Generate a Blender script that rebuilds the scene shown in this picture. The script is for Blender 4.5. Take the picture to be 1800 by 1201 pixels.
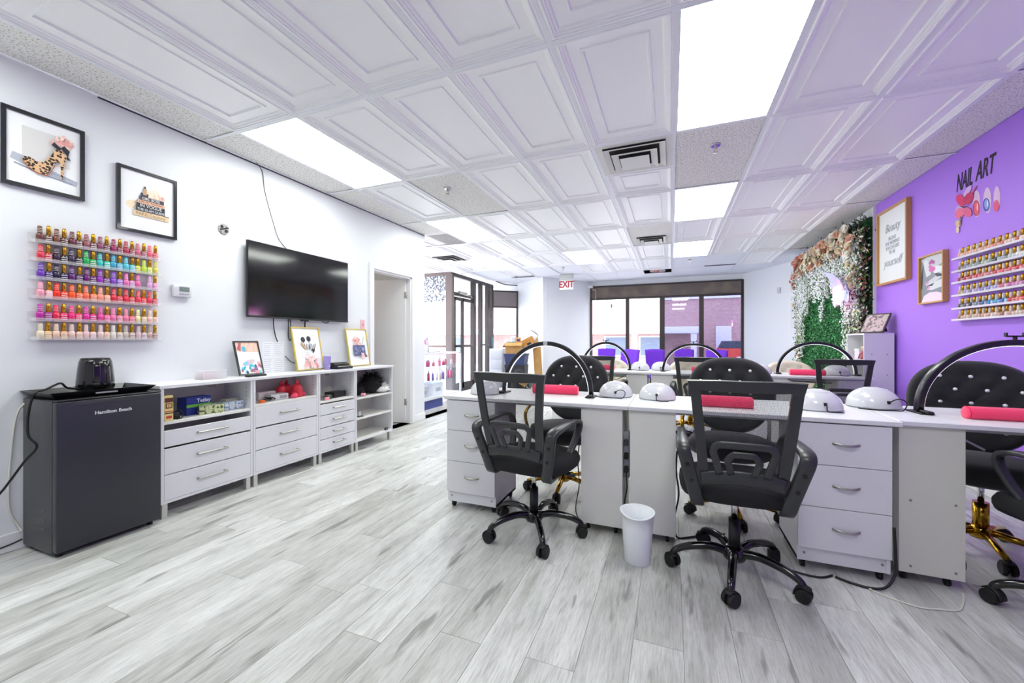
import bpy, bmesh, math, random
from mathutils import Vector, Matrix, Euler
random.seed(7)
PI = math.pi
for o in list(bpy.data.objects): bpy.data.objects.remove(o, do_unlink=True)
SC = bpy.context.scene
COL = SC.collection

# ------------------------------------------------------------------ camera, world, exposure
CAM_H, YAW, FPX, CY = 1.165, math.radians(21.65), 704.0, 599.0
cd = bpy.data.cameras.new('camera'); cam = bpy.data.objects.new('camera', cd); COL.objects.link(cam)
cam.location = (0, 0, CAM_H); cam.rotation_euler = (PI/2, 0, YAW)
cd.sensor_width = 36; cd.lens = FPX/1800*36; cd.shift_y = -(600.5-CY)/1800; cd.clip_start = .05
SC.camera = cam
SC.view_settings.view_transform = 'Standard'; SC.view_settings.look = 'None'
SC.view_settings.gamma = 1; SC.view_settings.use_curve_mapping = False
SC.view_settings.exposure = 1.22
PANEL_EMIT = 6.0
SKY = 3.6
w = bpy.data.worlds.new('overcast_sky'); SC.world = w; w.use_nodes = True
w.node_tree.nodes['Background'].inputs[0].default_value = (.90, .94, 1, 1)
w.node_tree.nodes['Background'].inputs[1].default_value = SKY
SC.cycles.use_denoising = True

CEIL = 2.727; XL = -3.40; XR = 2.21
GX, GY, TW, TL = .0237, 2.026, .6096, 1.2192      # ceiling grid origin and tile size

def ray(px, py):
    r = (px-900)/FPX; u = (CY-py)/FPX
    return Vector((r*math.cos(YAW)-math.sin(YAW), r*math.sin(YAW)+math.cos(YAW), u))
def onX(px, py, x): d = ray(px, py); t = x/d.x; return Vector((x, d.y*t, CAM_H+d.z*t))
def onY(px, py, y): d = ray(px, py); t = y/d.y; return Vector((d.x*t, y, CAM_H+d.z*t))
def onZ(px, py, z): d = ray(px, py); t = (z-CAM_H)/d.z; return Vector((d.x*t, d.y*t, z))

# ------------------------------------------------------------------ materials
def lin(c):
    if isinstance(c, str):
        c = c.lstrip('#'); c = [int(c[i:i+2], 16)/255 for i in (0, 2, 4)]
    return tuple((x/12.92 if x <= .04045 else ((x+.055)/1.055)**2.4) for x in c)
MATS = {}
def M(name, col='#ffffff', rough=.5, metal=0, spec=.5, alpha=1, emit=0, coat=0, bump=None, var=None, sheen=0, trans=0, objcol=False):
    if name in MATS: return MATS[name]
    m = bpy.data.materials.new(name); m.use_nodes = True; nt = m.node_tree; b = nt.nodes['Principled BSDF']
    c = lin(col)+(1,)
    b.inputs['Base Color'].default_value = c; b.inputs['Roughness'].default_value = rough
    b.inputs['Metallic'].default_value = metal; b.inputs['Specular IOR Level'].default_value = spec
    b.inputs['Alpha'].default_value = alpha; b.inputs['Coat Weight'].default_value = coat
    b.inputs['Sheen Weight'].default_value = sheen; b.inputs['Transmission Weight'].default_value = trans
    if emit: b.inputs['Emission Color'].default_value = c; b.inputs['Emission Strength'].default_value = emit
    tc = nt.nodes.new('ShaderNodeTexCoord')
    if objcol:
        oi = nt.nodes.new('ShaderNodeObjectInfo'); nt.links.new(oi.outputs['Color'], b.inputs['Base Color'])
    if var:          # (scale, second colour, low, high[, stretch])
        n = nt.nodes.new('ShaderNodeTexNoise'); n.inputs['Scale'].default_value = var[0]; n.inputs['Detail'].default_value = 5
        r = nt.nodes.new('ShaderNodeValToRGB'); r.color_ramp.elements[0].position = var[2]; r.color_ramp.elements[1].position = var[3]
        r.color_ramp.elements[0].color = c; r.color_ramp.elements[1].color = lin(var[1])+(1,)
        mp = nt.nodes.new('ShaderNodeMapping'); mp.inputs['Scale'].default_value = var[4] if len(var) > 4 else (1, 1, 1)
        nt.links.new(tc.outputs['Object'], mp.inputs[0]); nt.links.new(mp.outputs[0], n.inputs['Vector'])
        nt.links.new(n.outputs['Fac'], r.inputs[0]); nt.links.new(r.outputs[0], b.inputs['Base Color'])
    if bump:         # (scale, strength)
        n = nt.nodes.new('ShaderNodeTexNoise'); n.inputs['Scale'].default_value = bump[0]; n.inputs['Detail'].default_value = 3
        bn = nt.nodes.new('ShaderNodeBump'); bn.inputs['Strength'].default_value = bump[1]; bn.inputs['Distance'].default_value = .002
        nt.links.new(tc.outputs['Object'], n.inputs['Vector']); nt.links.new(n.outputs['Fac'], bn.inputs['Height'])
        nt.links.new(bn.outputs[0], b.inputs['Normal'])
    MATS[name] = m; return m

def glass(name, tint=(1, 1, 1), refl=.08):
    if name in MATS: return MATS[name]
    m = bpy.data.materials.new(name); m.use_nodes = True; nt = m.node_tree; nt.nodes.clear()
    o = nt.nodes.new('ShaderNodeOutputMaterial'); t = nt.nodes.new('ShaderNodeBsdfTransparent'); g = nt.nodes.new('ShaderNodeBsdfGlossy')
    mx = nt.nodes.new('ShaderNodeMixShader'); t.inputs[0].default_value = tint+(1,); g.inputs['Roughness'].default_value = .02
    mx.inputs[0].default_value = refl
    nt.links.new(t.outputs[0], mx.inputs[1]); nt.links.new(g.outputs[0], mx.inputs[2]); nt.links.new(mx.outputs[0], o.inputs[0])
    MATS[name] = m; return m

def tex_mat(name, build, rough=.6):
    m = bpy.data.materials.new(name); m.use_nodes = True; nt = m.node_tree
    build(nt, nt.nodes['Principled BSDF'], nt.nodes.new('ShaderNodeTexCoord')); nt.nodes['Principled BSDF'].inputs['Roughness'].default_value = rough
    MATS[name] = m; return m
def ramp(nt, stops, interp='LINEAR'):
    r = nt.nodes.new('ShaderNodeValToRGB'); cr = r.color_ramp; cr.interpolation = interp
    while len(cr.elements) < len(stops): cr.elements.new(.5)
    for e, (p, c) in zip(cr.elements, stops): e.position = p; e.color = (lin(c) if isinstance(c, str) else c)+(1,)
    return r
def mapping(nt, tc, scale=(1, 1, 1), rot=(0, 0, 0), out='Object'):
    mp = nt.nodes.new('ShaderNodeMapping'); mp.inputs['Scale'].default_value = scale; mp.inputs['Rotation'].default_value = rot
    nt.links.new(tc.outputs[out], mp.inputs[0]); return mp
def noise(nt, mp, scale, detail=4, rough=.5):
    n = nt.nodes.new('ShaderNodeTexNoise'); n.inputs['Scale'].default_value = scale; n.inputs['Detail'].default_value = detail
    n.inputs['Roughness'].default_value = rough; nt.links.new(mp.outputs[0], n.inputs['Vector']); return n
def mixc(nt, fac, a, b, mode='MIX'):
    mx = nt.nodes.new('ShaderNodeMix'); mx.data_type = 'RGBA'; mx.blend_type = mode
    for k, v in ((0, fac), (6, a), (7, b)):
        if hasattr(v, 'is_output'): nt.links.new(v, mx.inputs[k])
        else: mx.inputs[k].default_value = v if k == 0 else ((lin(v) if isinstance(v, str) else v)+(1,))
    return mx.outputs[2]

# ------------------------------------------------------------------ mesh builder
class MB:
    def __init__(s): s.v = []; s.f = []; s.m = []; s.s = []
    def add(s, vs, fs, mi=0, smooth=False):
        k = len(s.v); s.v += [tuple(v) for v in vs]
        for f in fs: s.f.append([i+k for i in f]); s.m.append(mi); s.s.append(smooth)
        return s
    def box(s, x0, x1, y0, y1, z0, z1, mi=0, bev=0, rot=None, org=(0, 0, 0)):
        if x1 < x0: x0, x1 = x1, x0
        if y1 < y0: y0, y1 = y1, y0
        if z1 < z0: z0, z1 = z1, z0
        if bev <= 0:
            vs = [(x, y, z) for z in (z0, z1) for y in (y0, y1) for x in (x0, x1)]
            fs = [(0, 2, 3, 1), (4, 5, 7, 6), (0, 1, 5, 4), (2, 6, 7, 3), (0, 4, 6, 2), (1, 3, 7, 5)]
        else:
            bm = bmesh.new(); bmesh.ops.create_cube(bm, size=1)
            for v in bm.verts: v.co = Vector(((x0+x1)/2+v.co.x*(x1-x0), (y0+y1)/2+v.co.y*(y1-y0), (z0+z1)/2+v.co.z*(z1-z0)))
            bmesh.ops.bevel(bm, geom=bm.edges[:], offset=min(bev, .49*min(x1-x0, y1-y0, z1-z0)), segments=2 if bev > .004 else 1, profile=.6, affect='EDGES')
            bm.verts.index_update(); vs = [tuple(v.co) for v in bm.verts]; fs = [[v.index for v in f.verts] for f in bm.faces]; bm.free()
        if rot is not None:
            R = Euler(rot).to_matrix(); o = Vector(org); vs = [tuple(R @ (Vector(v)-o)+o) for v in vs]
        return s.add(vs, fs, mi, bev > .004)
    def quad(s, pts, mi=0): return s.add(pts, [tuple(range(len(pts)))], mi)
    def cyl(s, p0, p1, r0, r1=None, n=14, mi=0, cap=True, smooth=True):
        p0 = Vector(p0); p1 = Vector(p1); r1 = r0 if r1 is None else r1
        d = (p1-p0).normalized(); a = d.orthogonal().normalized(); b = d.cross(a)
        vs = []
        for p, r in ((p0, r0), (p1, r1)):
            for i in range(n):
                t = 2*PI*i/n; vs.append(p+a*(r*math.cos(t))+b*(r*math.sin(t)))
        s.add(vs, [(i, (i+1) % n, n+(i+1) % n, n+i) for i in range(n)], mi, smooth)
        if cap: s.add(vs[:n], [tuple(range(n-1, -1, -1))], mi); s.add(vs[n:], [tuple(range(n))], mi)
        return s
    def lathe(s, prof, n=20, c=(0, 0, 0), mi=0, mis=None, sx=1, sy=1, smooth=True):
        vs = []
        for r, z in prof:
            for i in range(n):
                t = 2*PI*i/n; vs.append((c[0]+sx*r*math.cos(t), c[1]+sy*r*math.sin(t), c[2]+z))
        for k in range(len(prof)-1):
            m = mis[k] if mis else mi
            s.add([], [], m)
            base = len(s.v)
            s.add(vs[k*n:(k+2)*n], [(i, (i+1) % n, n+(i+1) % n, n+i) for i in range(n)], m, smooth)
        if prof[0][0] > 1e-5: s.add(vs[:n], [tuple(range(n-1, -1, -1))], mis[0] if mis else mi)
        if prof[-1][0] > 1e-5: s.add(vs[-n:], [tuple(range(n))], mis[-1] if mis else mi)
        return s
    def sweep(s, pts, prof, closed=False, mi=0, smooth=True, up=None, radii=None, cap=True):
        P = [Vector(p) for p in pts]; N = len(P); k = len(prof)
        fr = []; prev = None
        for i in range(N):
            if closed: t = (P[(i+1) % N]-P[i-1]).normalized()
            else: t = (P[min(i+1, N-1)]-P[max(i-1, 0)]).normalized()
            if up is not None:
                a = Vector(up)-t*t.dot(Vector(up)); a = a.normalized() if a.length > 1e-6 else t.orthogonal().normalized()
            elif prev is None: a = t.orthogonal().normalized()
            else: a = (prev-t*t.dot(prev)); a = a.normalized() if a.length > 1e-6 else t.orthogonal().normalized()
            prev = a; fr.append((a, t.cross(a)))
        vs = []
        for i in range(N):
            a, b = fr[i]; q = radii[i] if radii else 1
            for (x, y) in prof: vs.append(P[i]+a*(x*q)+b*(y*q))
        fs = []
        for i in range(N if closed else N-1):
            j = (i+1) % N
            for e in range(k): fs.append((i*k+e, i*k+(e+1) % k, j*k+(e+1) % k, j*k+e))
        s.add(vs, fs, mi, smooth)
        if not closed and cap: s.add(vs[:k], [tuple(range(k-1, -1, -1))], mi); s.add(vs[-k:], [tuple(range(k))], mi)
        return s
    def tube(s, pts, r, n=8, closed=False, mi=0, radii=None):
        return s.sweep(pts, [(r*math.cos(2*PI*i/n), r*math.sin(2*PI*i/n)) for i in range(n)], closed, mi, True, None, radii)
    def prism(s, poly, y0, y1, mi=0):     # polygon in x,z extruded along y
        n = len(poly); vs = [(x, y0, z) for x, z in poly]+[(x, y1, z) for x, z in poly]
        s.add(vs, [tuple(range(n)), tuple(range(2*n-1, n-1, -1))]+[(i, n+i, n+(i+1) % n, (i+1) % n) for i in range(n)], mi); return s
    def grid(s, fn, nu, nv, mi=0, closed_u=False):
        vs = [fn(i/(nu-(0 if closed_u else 1)), j/(nv-1)) for j in range(nv) for i in range(nu)]
        fs = []
        for j in range(nv-1):
            for i in range(nu if closed_u else nu-1):
                i2 = (i+1) % nu; fs.append((j*nu+i, j*nu+i2, (j+1)*nu+i2, (j+1)*nu+i))
        return s.add(vs, fs, mi, True)
    def ball(s, c, rx, ry=None, rz=None, n=12, m=8, mi=0):
        ry = ry or rx; rz = rz or rx
        return s.lathe([(math.sin(PI*i/m), -math.cos(PI*i/m)*rz) for i in range(m+1)], n, c, mi, None, rx, ry)
    def rect(s, w, h): return [(-w/2, -h/2), (w/2, -h/2), (w/2, h/2), (-w/2, h/2)]
def rrect(w, h, r, n=3):
    out = []
    for cx, cy, a0 in ((w/2-r, h/2-r, 0), (-w/2+r, h/2-r, PI/2), (-w/2+r, -h/2+r, PI), (w/2-r, -h/2+r, 1.5*PI)):
        for i in range(n+1): t = a0+PI/2*i/n; out.append((cx+r*math.cos(t), cy+r*math.sin(t)))
    return out
def smooth_path(pts, n=6, closed=False):
    P = [Vector(p) for p in pts]; N = len(P); out = []
    for i in range(N if closed else N-1):
        if closed: p0, p1, p2, p3 = P[i-1], P[i], P[(i+1) % N], P[(i+2) % N]
        else: p0, p1, p2, p3 = P[max(i-1, 0)], P[i], P[i+1], P[min(i+2, N-1)]
        for k in range(n):
            t = k/n; out.append(.5*((2*p1)+(p2-p0)*t+(2*p0-5*p1+4*p2-p3)*t*t+(3*p1-p0-3*p2+p3)*t**3))
    if not closed: out.append(P[-1])
    return out

def mesh(mb, mats):
    me = bpy.data.meshes.new('m'); me.from_pydata(mb.v, [], mb.f)
    for m in mats: me.materials.append(m)
    me.polygons.foreach_set('material_index', mb.m); me.polygons.foreach_set('use_smooth', mb.s)
    bm = bmesh.new(); bm.from_mesh(me); bmesh.ops.remove_doubles(bm, verts=bm.verts, dist=1e-6)
    bmesh.ops.recalc_face_normals(bm, faces=bm.faces); bm.to_mesh(me); bm.free(); me.update(); return me
def obj(name, mb, mats, parent=None, loc=(0, 0, 0), rot=(0, 0, 0), me=None, color=None, label=None):
    if not isinstance(mats, (list, tuple)): mats = [mats]
    if me is None: me = mesh(mb, mats)
    me.name = name
    o = bpy.data.objects.new(name, me); COL.objects.link(o); o.location = loc; o.rotation_euler = rot; o.parent = parent
    if color is not None: o.color = color
    if label: o['label'] = label
    return o
def tag(o, label, cat, group=None, kind=None):
    o['label'] = label; o['category'] = cat
    if group: o['group'] = group
    if kind: o['kind'] = kind
    return o
def thing(name, label, cat, loc=(0, 0, 0), rotz=0, group=None):
    o = bpy.data.objects.new(name, None); o.empty_display_size = .05; COL.objects.link(o)
    o.location = loc; o.rotation_euler = (0, 0, rotz); return tag(o, label, cat, group)
def struct(name, mb, mats, label, parent=None, cat=None, **k):
    o = obj(name, mb, mats, parent, **k); o['kind'] = 'structure'
    if parent is None: o['label'] = label; o['category'] = cat or name.split('_')[0]
    return o
def dup(root, loc=None, rotz=None, label=None, group=None):
    r = root.copy(); COL.objects.link(r)
    if loc is not None: r.location = loc
    if rotz is not None: r.rotation_euler = (0, 0, rotz)
    if label: r['label'] = label
    if group: r['group'] = group
    for ch in list(root.children):
        c = ch.copy(); COL.objects.link(c); c.parent = r
        for g in ch.children:
            d = g.copy(); COL.objects.link(d); d.parent = c
    return r
def text(name, body, size, mat, parent=None, loc=(0, 0, 0), rot=(PI/2, 0, 0), align='CENTER', ext=.0006, shear=0, sx=1, bold=0):
    c = bpy.data.curves.new('t', 'FONT'); c.body = body; c.size = size; c.align_x = align; c.align_y = 'CENTER'; c.extrude = ext; c.shear = shear
    c.resolution_u = 3; c.offset = bold
    t = bpy.data.objects.new('t', c); COL.objects.link(t)
    me = bpy.data.meshes.new_from_object(t.evaluated_get(bpy.context.evaluated_depsgraph_get()))
    bpy.data.objects.remove(t); me.materials.clear(); me.materials.append(mat)
    o = obj(name, None, mat, parent, loc, rot, me=me); o.scale = (sx, 1, 1); return o

# common materials
WHITE = M('white_paint', '#e9ebef', .6, bump=(40, .05))
LAM = M('white_laminate', '#e5e5e9', .35)
LAMS = M('white_laminate_satin', '#e9e8e4', .4)
CREAM = M('ivory_board', '#dcdbd0', .45)
BLACKP = M('black_plastic', '#17181a', .42, bump=(300, .05))
BLACKG = M('black_gloss', '#08080a', .12, coat=.4)
GREYP = M('charcoal_plastic', '#303134', .32, bump=(260, .06))
CHROME = M('chrome', '#d8d8da', .12, 1)
STEEL = M('brushed_steel', '#b9b7b0', .3, 1)
GOLD = M('polished_gold', '#b08a2c', .18, 1)
RUBBER = M('black_rubber', '#111112', .6)
FABK = M('black_seat_fabric', '#131317', .9, bump=(900, .3))
PINK = M('hot_pink_towelling', '#ff4270', .95, bump=(500, .8), sheen=.3)
VELVET = M('black_velvet', '#0e0f15', .8, sheen=.25, bump=(350, .15))
CREAMF = M('cream_upholstery', '#e2d9c8', .8, bump=(400, .1))
PURPF = M('purple_velvet', '#6a22c8', .75, sheen=.3, bump=(200, .1))
GLOSSW = M('gloss_white_plastic', '#d9d9df', .1, coat=.5)
CABLE = M('black_cable', '#101012', .5)
WCABLE = M('white_cable', '#dedcd2', .5)
CARD = M('cardboard', '#c39a62', .85, var=(6, '#b28650', .3, .7))

# ================================================================== STRUCTURE
def plank_mat(nt, b, tc):
    g = nt.nodes.new('ShaderNodeNewGeometry'); oi = nt.nodes.new('ShaderNodeObjectInfo')
    off = nt.nodes.new('ShaderNodeVectorMath'); off.operation = 'SCALE'; off.inputs[0].default_value = (17, 31, 9); nt.links.new(oi.outputs['Random'], off.inputs['Scale'])
    ad = nt.nodes.new('ShaderNodeVectorMath'); ad.operation = 'ADD'; nt.links.new(g.outputs['Position'], ad.inputs[0]); nt.links.new(off.outputs[0], ad.inputs[1])
    def mp(sc):
        m = nt.nodes.new('ShaderNodeMapping'); m.inputs['Scale'].default_value = sc; nt.links.new(ad.outputs[0], m.inputs[0]); return m
    n1 = noise(nt, mp((7, 1.1, 1)), 1.6, 7, .68)          # broad smoky streaks
    n2 = noise(nt, mp((85, 5, 1)), 2.2, 5, .65)         # fine grain
    n3 = noise(nt, mp((14, 2.0, 1)), 1.1, 3, .5)         # dark knots
    r1 = ramp(nt, [(.30, '#aeada8'), (.46, '#d3d3d1'), (.66, '#e9e9e8')]); nt.links.new(n1.outputs['Fac'], r1.inputs[0])
    r2 = ramp(nt, [(.32, '#9c9893'), (.55, '#ffffff')]); nt.links.new(n2.outputs['Fac'], r2.inputs[0])
    r3 = ramp(nt, [(.31, '#6f6a64'), (.38, '#ffffff')]); nt.links.new(n3.outputs['Fac'], r3.inputs[0])
    c = mixc(nt, .42, r1.outputs[0], r2.outputs[0], 'MULTIPLY'); c = mixc(nt, .55, c, r3.outputs[0], 'MULTIPLY')
    r4 = ramp(nt, [(0, '#dededb'), (1, '#ffffff')]); nt.links.new(oi.outputs['Random'], r4.inputs[0])
    c = mixc(nt, 1.0, c, r4.outputs[0], 'MULTIPLY'); nt.links.new(c, b.inputs['Base Color'])
    bn = nt.nodes.new('ShaderNodeBump'); bn.inputs['Strength'].default_value = .12; bn.inputs['Distance'].default_value = .001
    nt.links.new(n2.outputs['Fac'], bn.inputs['Height']); nt.links.new(bn.outputs[0], b.inputs['Normal'])
PLANK = tex_mat('grey_oak_vinyl', plank_mat, .38)
floor = struct('floor', MB().box(-6.6, 2.4, -2.6, 10.9, -.12, -.004), M('floor_joint', '#8d8b88', .8), 'pale grey oak-look plank floor', cat='floor')
PW, PLN = .1805, 1.22
pm = mesh(MB().box(-PW/2+.0006, PW/2-.0006, -PLN/2+.0006, PLN/2-.0006, -.005, 0, bev=.0008), [PLANK])
rest = MB(); rng = random.Random(3)
nx = int((XR-XL)/PW)+1
for i in range(nx):
    x = XR-PW*(i+.5); off = rng.random()*PLN
    for j in range(-3, 10):
        y = off+j*PLN
        if -.2 < y < 7.6 and x > XL-.05: obj('plank', None, PLANK, floor, (x, y, 0), me=pm)
        elif -2.4 < y < 10.3: rest.box(x-PW/2+.0006, x+PW/2-.0006, y-PLN/2+.0006, y+PLN/2-.0006, -.005, 0)
for i in range(18):
    x = XL-PW*(i+.5); off = rng.random()*PLN
    for j in range(2, 9):
        y = off+j*PLN
        if 3.6 < y < 10.3: rest.box(x-PW/2+.0006, x+PW/2-.0006, y-PLN/2+.0006, y+PLN/2-.0006, -.005, 0)
r_ = obj('far_planks', rest, PLANK, floor); r_['kind'] = 'stuff'

# ---- ceiling
CEILW = M('ceiling_panel_white', '#fbfbfd', .35)
def acou(nt, b, tc):
    g = nt.nodes.new('ShaderNodeNewGeometry'); m = nt.nodes.new('ShaderNodeMapping'); nt.links.new(g.outputs['Position'], m.inputs[0])
    v = nt.nodes.new('ShaderNodeTexVoronoi'); v.inputs['Scale'].default_value = 110; nt.links.new(m.outputs[0], v.inputs['Vector'])
    n = noise(nt, m, 90, 3, .6)
    r = ramp(nt, [(.10, '#8f8d88'), (.2, '#eeecea')]); nt.links.new(v.outputs['Distance'], r.inputs[0])
    r2 = ramp(nt, [(.38, '#94918c'), (.45, '#ffffff')]); nt.links.new(n.outputs['Fac'], r2.inputs[0])
    nt.links.new(mixc(nt, .8, r.outputs[0], r2.outputs[0], 'MULTIPLY'), b.inputs['Base Color'])
ACOU = tex_mat('speckled_acoustic_tile', acou, .9)
FLATC = M('flat_ceiling_tile', '#eceef6', .8, bump=(60, .1))
ceiling = struct('ceiling', MB().box(-6.6, -3.46, 5.15, 10.9, CEIL+.13, CEIL+.2).box(-3.46, 2.4, -2.6, 10.9, CEIL+.13, CEIL+.2), M('ceiling_void', '#2a2a2c', .9), 'white coffered panel ceiling', cat='ceiling')
def panel_mesh(w, l):
    prof = [(0, 0), (.014, 0), (.017, -.006), (.024, -.007), (.027, .0), (.037, .002), (.040, .008), (.050, .010), (.058, .018), (.118, .020), (.122, .012), (.134, .012), (.140, .024)]
    mb = MB(); vs = []
    for d, z in prof:
        for sx, sy in ((-1, -1), (1, -1), (1, 1), (-1, 1)): vs.append((sx*(w/2-d), sy*(l/2-d), z))
    fs = [(4*k+i, 4*k+(i+1) % 4, 4*k+4+(i+1) % 4, 4*k+4+i) for k in range(len(prof)-1) for i in range(4)]
    n = 4*(len(prof)-1); fs.append((n, n+1, n+2, n+3)); mb.add(vs, fs); return mesh(mb, [CEILW])
PANEL = panel_mesh(TW-.012, TL-.012); HALF = panel_mesh(TW-.012, TL/2-.012)
flat_cache = {}
def flat_tile(name, x0, x1, y0, y1, mat):
    k = (round(x1-x0, 4), round(y1-y0, 4), mat.name); g = .005
    if k not in flat_cache:
        hx = (x1-x0)/2; hy = (y1-y0)/2; flat_cache[k] = mesh(MB().box(-hx+g, hx-g, -hy+g, hy-g, .006, .02), [mat])
    obj(name, None, mat, ceiling, ((x0+x1)/2, (y0+y1)/2, CEIL), me=flat_cache[k])
LIGHTS = {(-5, 0), (0, 0), (-5, 2), (0, 2), (-3, 4), (-6, 4), (0, 4), (-5, -2), (0, -2)}
PANEL_FAR = {(-6, 3), (-8, 4), (-7, 4), (-6, 5), (-3, 5), (-2, 5), (-1, 5), (2, 5)}
ACT = {(-4, 1), (0, 1), (-1, 3)}
def cx(c): return GX+c*TW
def cyr(r): return GY+r*TL
for r in range(-4, 8):
    for c in range(-11, 3):
        x0, x1, y0, y1 = cx(c), cx(c+1), cyr(r), cyr(r+1)
        if y1 > 10.85: y1 = 10.85
        if c < -5 and y0 < 5.0:
            if y1 < 5.2: continue
        if (c, r) in LIGHTS: continue
        if (c, r) == (-1, 1):
            obj('ceiling_panel', None, CEILW, ceiling, ((x0+x1)/2, y0+TL*.75, CEIL), me=HALF); continue
        if (c, r) == (-1, 6):
            flat_tile('flat_tile', x0, x1, y0+.52, y1, FLATC); continue
        if c < -5:
            if (c, r) in PANEL_FAR: obj('ceiling_panel', None, CEILW, ceiling, ((x0+x1)/2, (y0+y1)/2, CEIL), me=PANEL)
            else: flat_tile('acoustic_tile' if r < 5 else 'flat_tile', x0, x1, max(y0, 5.09), y1, ACOU if r < 5 else FLATC)
        elif (c, r) in ACT: flat_tile('acoustic_tile', x0, x1, y0, y1, ACOU)
        elif r < 5 or (c, r) in PANEL_FAR: obj('ceiling_panel', None, CEILW, ceiling, ((x0+x1)/2, (y0+y1)/2, CEIL), me=PANEL)
        else: flat_tile('flat_tile', x0, x1, y0, y1, FLATC)
for r in range(-4, 8):
    y0, y1 = cyr(r), min(cyr(r+1), 10.85)
    if y0 < 5.08: flat_tile('acoustic_tile', XL+.005, cx(-5), y0, min(y1, 5.4 if r != 2 else y1), ACOU)
    flat_tile('acoustic_tile', cx(3), XR-.003, y0, y1, ACOU if r < 5 else FLATC)
GRIDM = M('white_tee_bar', '#eceef4', .4)
for c in range(-11, 4):
    y0 = -2.5 if c >= -5 else 5.1
    obj('tee_bar', MB().box(cx(c)-.0115, cx(c)+.0115, y0, 10.7, CEIL-.002, CEIL+.0, bev=0), GRIDM, ceiling)
for r in range(-3, 8):
    y = cyr(r); x0 = XL if y < 5.1 else -6.4
    obj('tee_bar', MB().box(x0, XR, y-.0115, y+.0115, CEIL-.0021, CEIL-.0001), GRIDM, ceiling)
obj('tee_bar', MB().box(cx(-1), cx(0), cyr(1.5)-.0115, cyr(1.5)+.0115, CEIL-.0021, CEIL-.0001), GRIDM, ceiling)

# ---- left wall with doorway
DY0, DY1, DZ = onX(656, 600, XL).y, onX(723, 600, XL).y, 2.05
YE = onX(746, 600, XL).y
wl = struct('wall_left', MB().box(XL-.12, XL, -2.5, DY0, 0, CEIL+.02).box(XL-.12, XL, DY1, YE, 0, CEIL+.02).box(XL-.12, XL, DY0, DY1, DZ, CEIL+.02), WHITE, 'white painted wall with the television and the open doorway', cat='wall')
TRIMW = M('white_trim', '#f0f0f2', .4)
struct('baseboard_left', MB().box(XL, XL+.012, -2.5, DY0-.07, 0, .10, bev=.003).box(XL, XL+.012, DY1+.07, YE, 0, .10, bev=.003).box(XL-.12, XL+.012, YE, YE+.012, 0, .1, bev=.003), TRIMW, 'white baseboard along the left wall', cat='baseboard')
struct('trim_1', MB().box(XL, XL+.018, DY0-.07, DY0, 0, DZ+.07, bev=.004).box(XL, XL+.018, DY1, DY1+.07, 0, DZ+.07, bev=.004).box(XL, XL+.018, DY0, DY1, DZ, DZ+.07, bev=.004)
       .box(XL-.12, XL, DY0, DY0+.02, 0, DZ).box(XL-.12, XL, DY1-.02, DY1, 0, DZ).box(XL-.12, XL, DY0, DY1, DZ-.02, DZ), TRIMW, 'white casing around the open doorway', cat='trim')
struct('trim_2', MB().box(XL, XL+.006, 1.4, YE, CEIL-.012, CEIL-.004), M('painted_gap_shade', '#3a3a3e', .8), 'dark strip painted as the shadow gap where the left wall meets the ceiling', cat='trim')  # dark strip imitates the shade in the joint between wall and ceiling
# room behind the doorway
struct('wall_side_room', MB().box(-5.3, XL-.12, 3.1, 3.2, 0, CEIL).box(-5.4, -5.3, 3.1, YE, 0, CEIL).box(-6.6, XL-.06, YE-.1, YE-.002, 0, CEIL+.02).box(-5.4, XL-.12, 3.1, YE, CEIL, CEIL+.1).box(-5.4, XL-.0, 3.1, YE-.1, -.05, -.002), WHITE, 'white walls of the side room behind the doorway', cat='wall')
lt = thing('ceiling_light', 'small round unseen ceiling lamp added to light the side room behind the door', 'ceiling light', (-4.5, 3.7, CEIL))  # unseen lamp, added to give the side room its warm light
obj('added_lamp_shade', MB().lathe([(0, -.09), (.09, -.08), (.15, -.04), (.16, -.005)], 20), M('added_warm_lamp', '#fff0d8', .5, emit=9), lt)
obj('mount', MB().lathe([(.16, -.02), (.17, -.012), (.17, 0)], 20), TRIMW, lt)
d1 = thing('door_1', 'plain white door leaf standing open into the side room', 'door', (XL-.07, DY1-.03, .01), math.radians(186)); d1['kind'] = 'structure'
obj('door_leaf', MB().box(0, .80, -.018, .018, 0, 2.02, bev=.003), TRIMW, d1)
for z in (.25, 1.75): obj('hinge', MB().box(-.02, .012, .016, .024, z, z+.09).cyl((-.012, .02, z), (-.012, .02, z+.09), .007), STEEL, d1)
obj('knob', MB().cyl((.74, -.02, .98), (.74, -.06, .98), .012).ball((.74, -.07, .98), .028), STEEL, d1)

# ---- right wall (purple, then white behind the flower wall)
YP = onZ(1543, 362, CEIL).y
PURP = M('purple_paint', '#ad78ec', .5, bump=(50, .05))
struct('wall_right', MB().box(XR, XR+.12, -2.5, YP, 0, CEIL+.02), PURP, 'purple painted wall with framed prints and polish shelves', cat='wall')
struct('wall_right_far', MB().box(XR+.0, XR+.12, YP, 9.45, 0, CEIL+.02), WHITE, 'white end of the right wall behind the flower panel', cat='wall')
struct('trim_3', MB().box(XR-.03, XR, YP-.012, YP+.0, 0, CEIL-.005), TRIMW, 'white edge strip where the purple paint ends', cat='trim')
struct('baseboard_right', MB().box(XR-.012, XR, -2.5, 5.38, 0, .10, bev=.003), TRIMW, 'white baseboard along the purple wall', cat='baseboard')
struct('wall_rear', MB().box(XL-.12, XR+.12, -2.6, -2.5, 0, CEIL+.02), WHITE, 'white wall behind the viewer', cat='wall')

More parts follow.
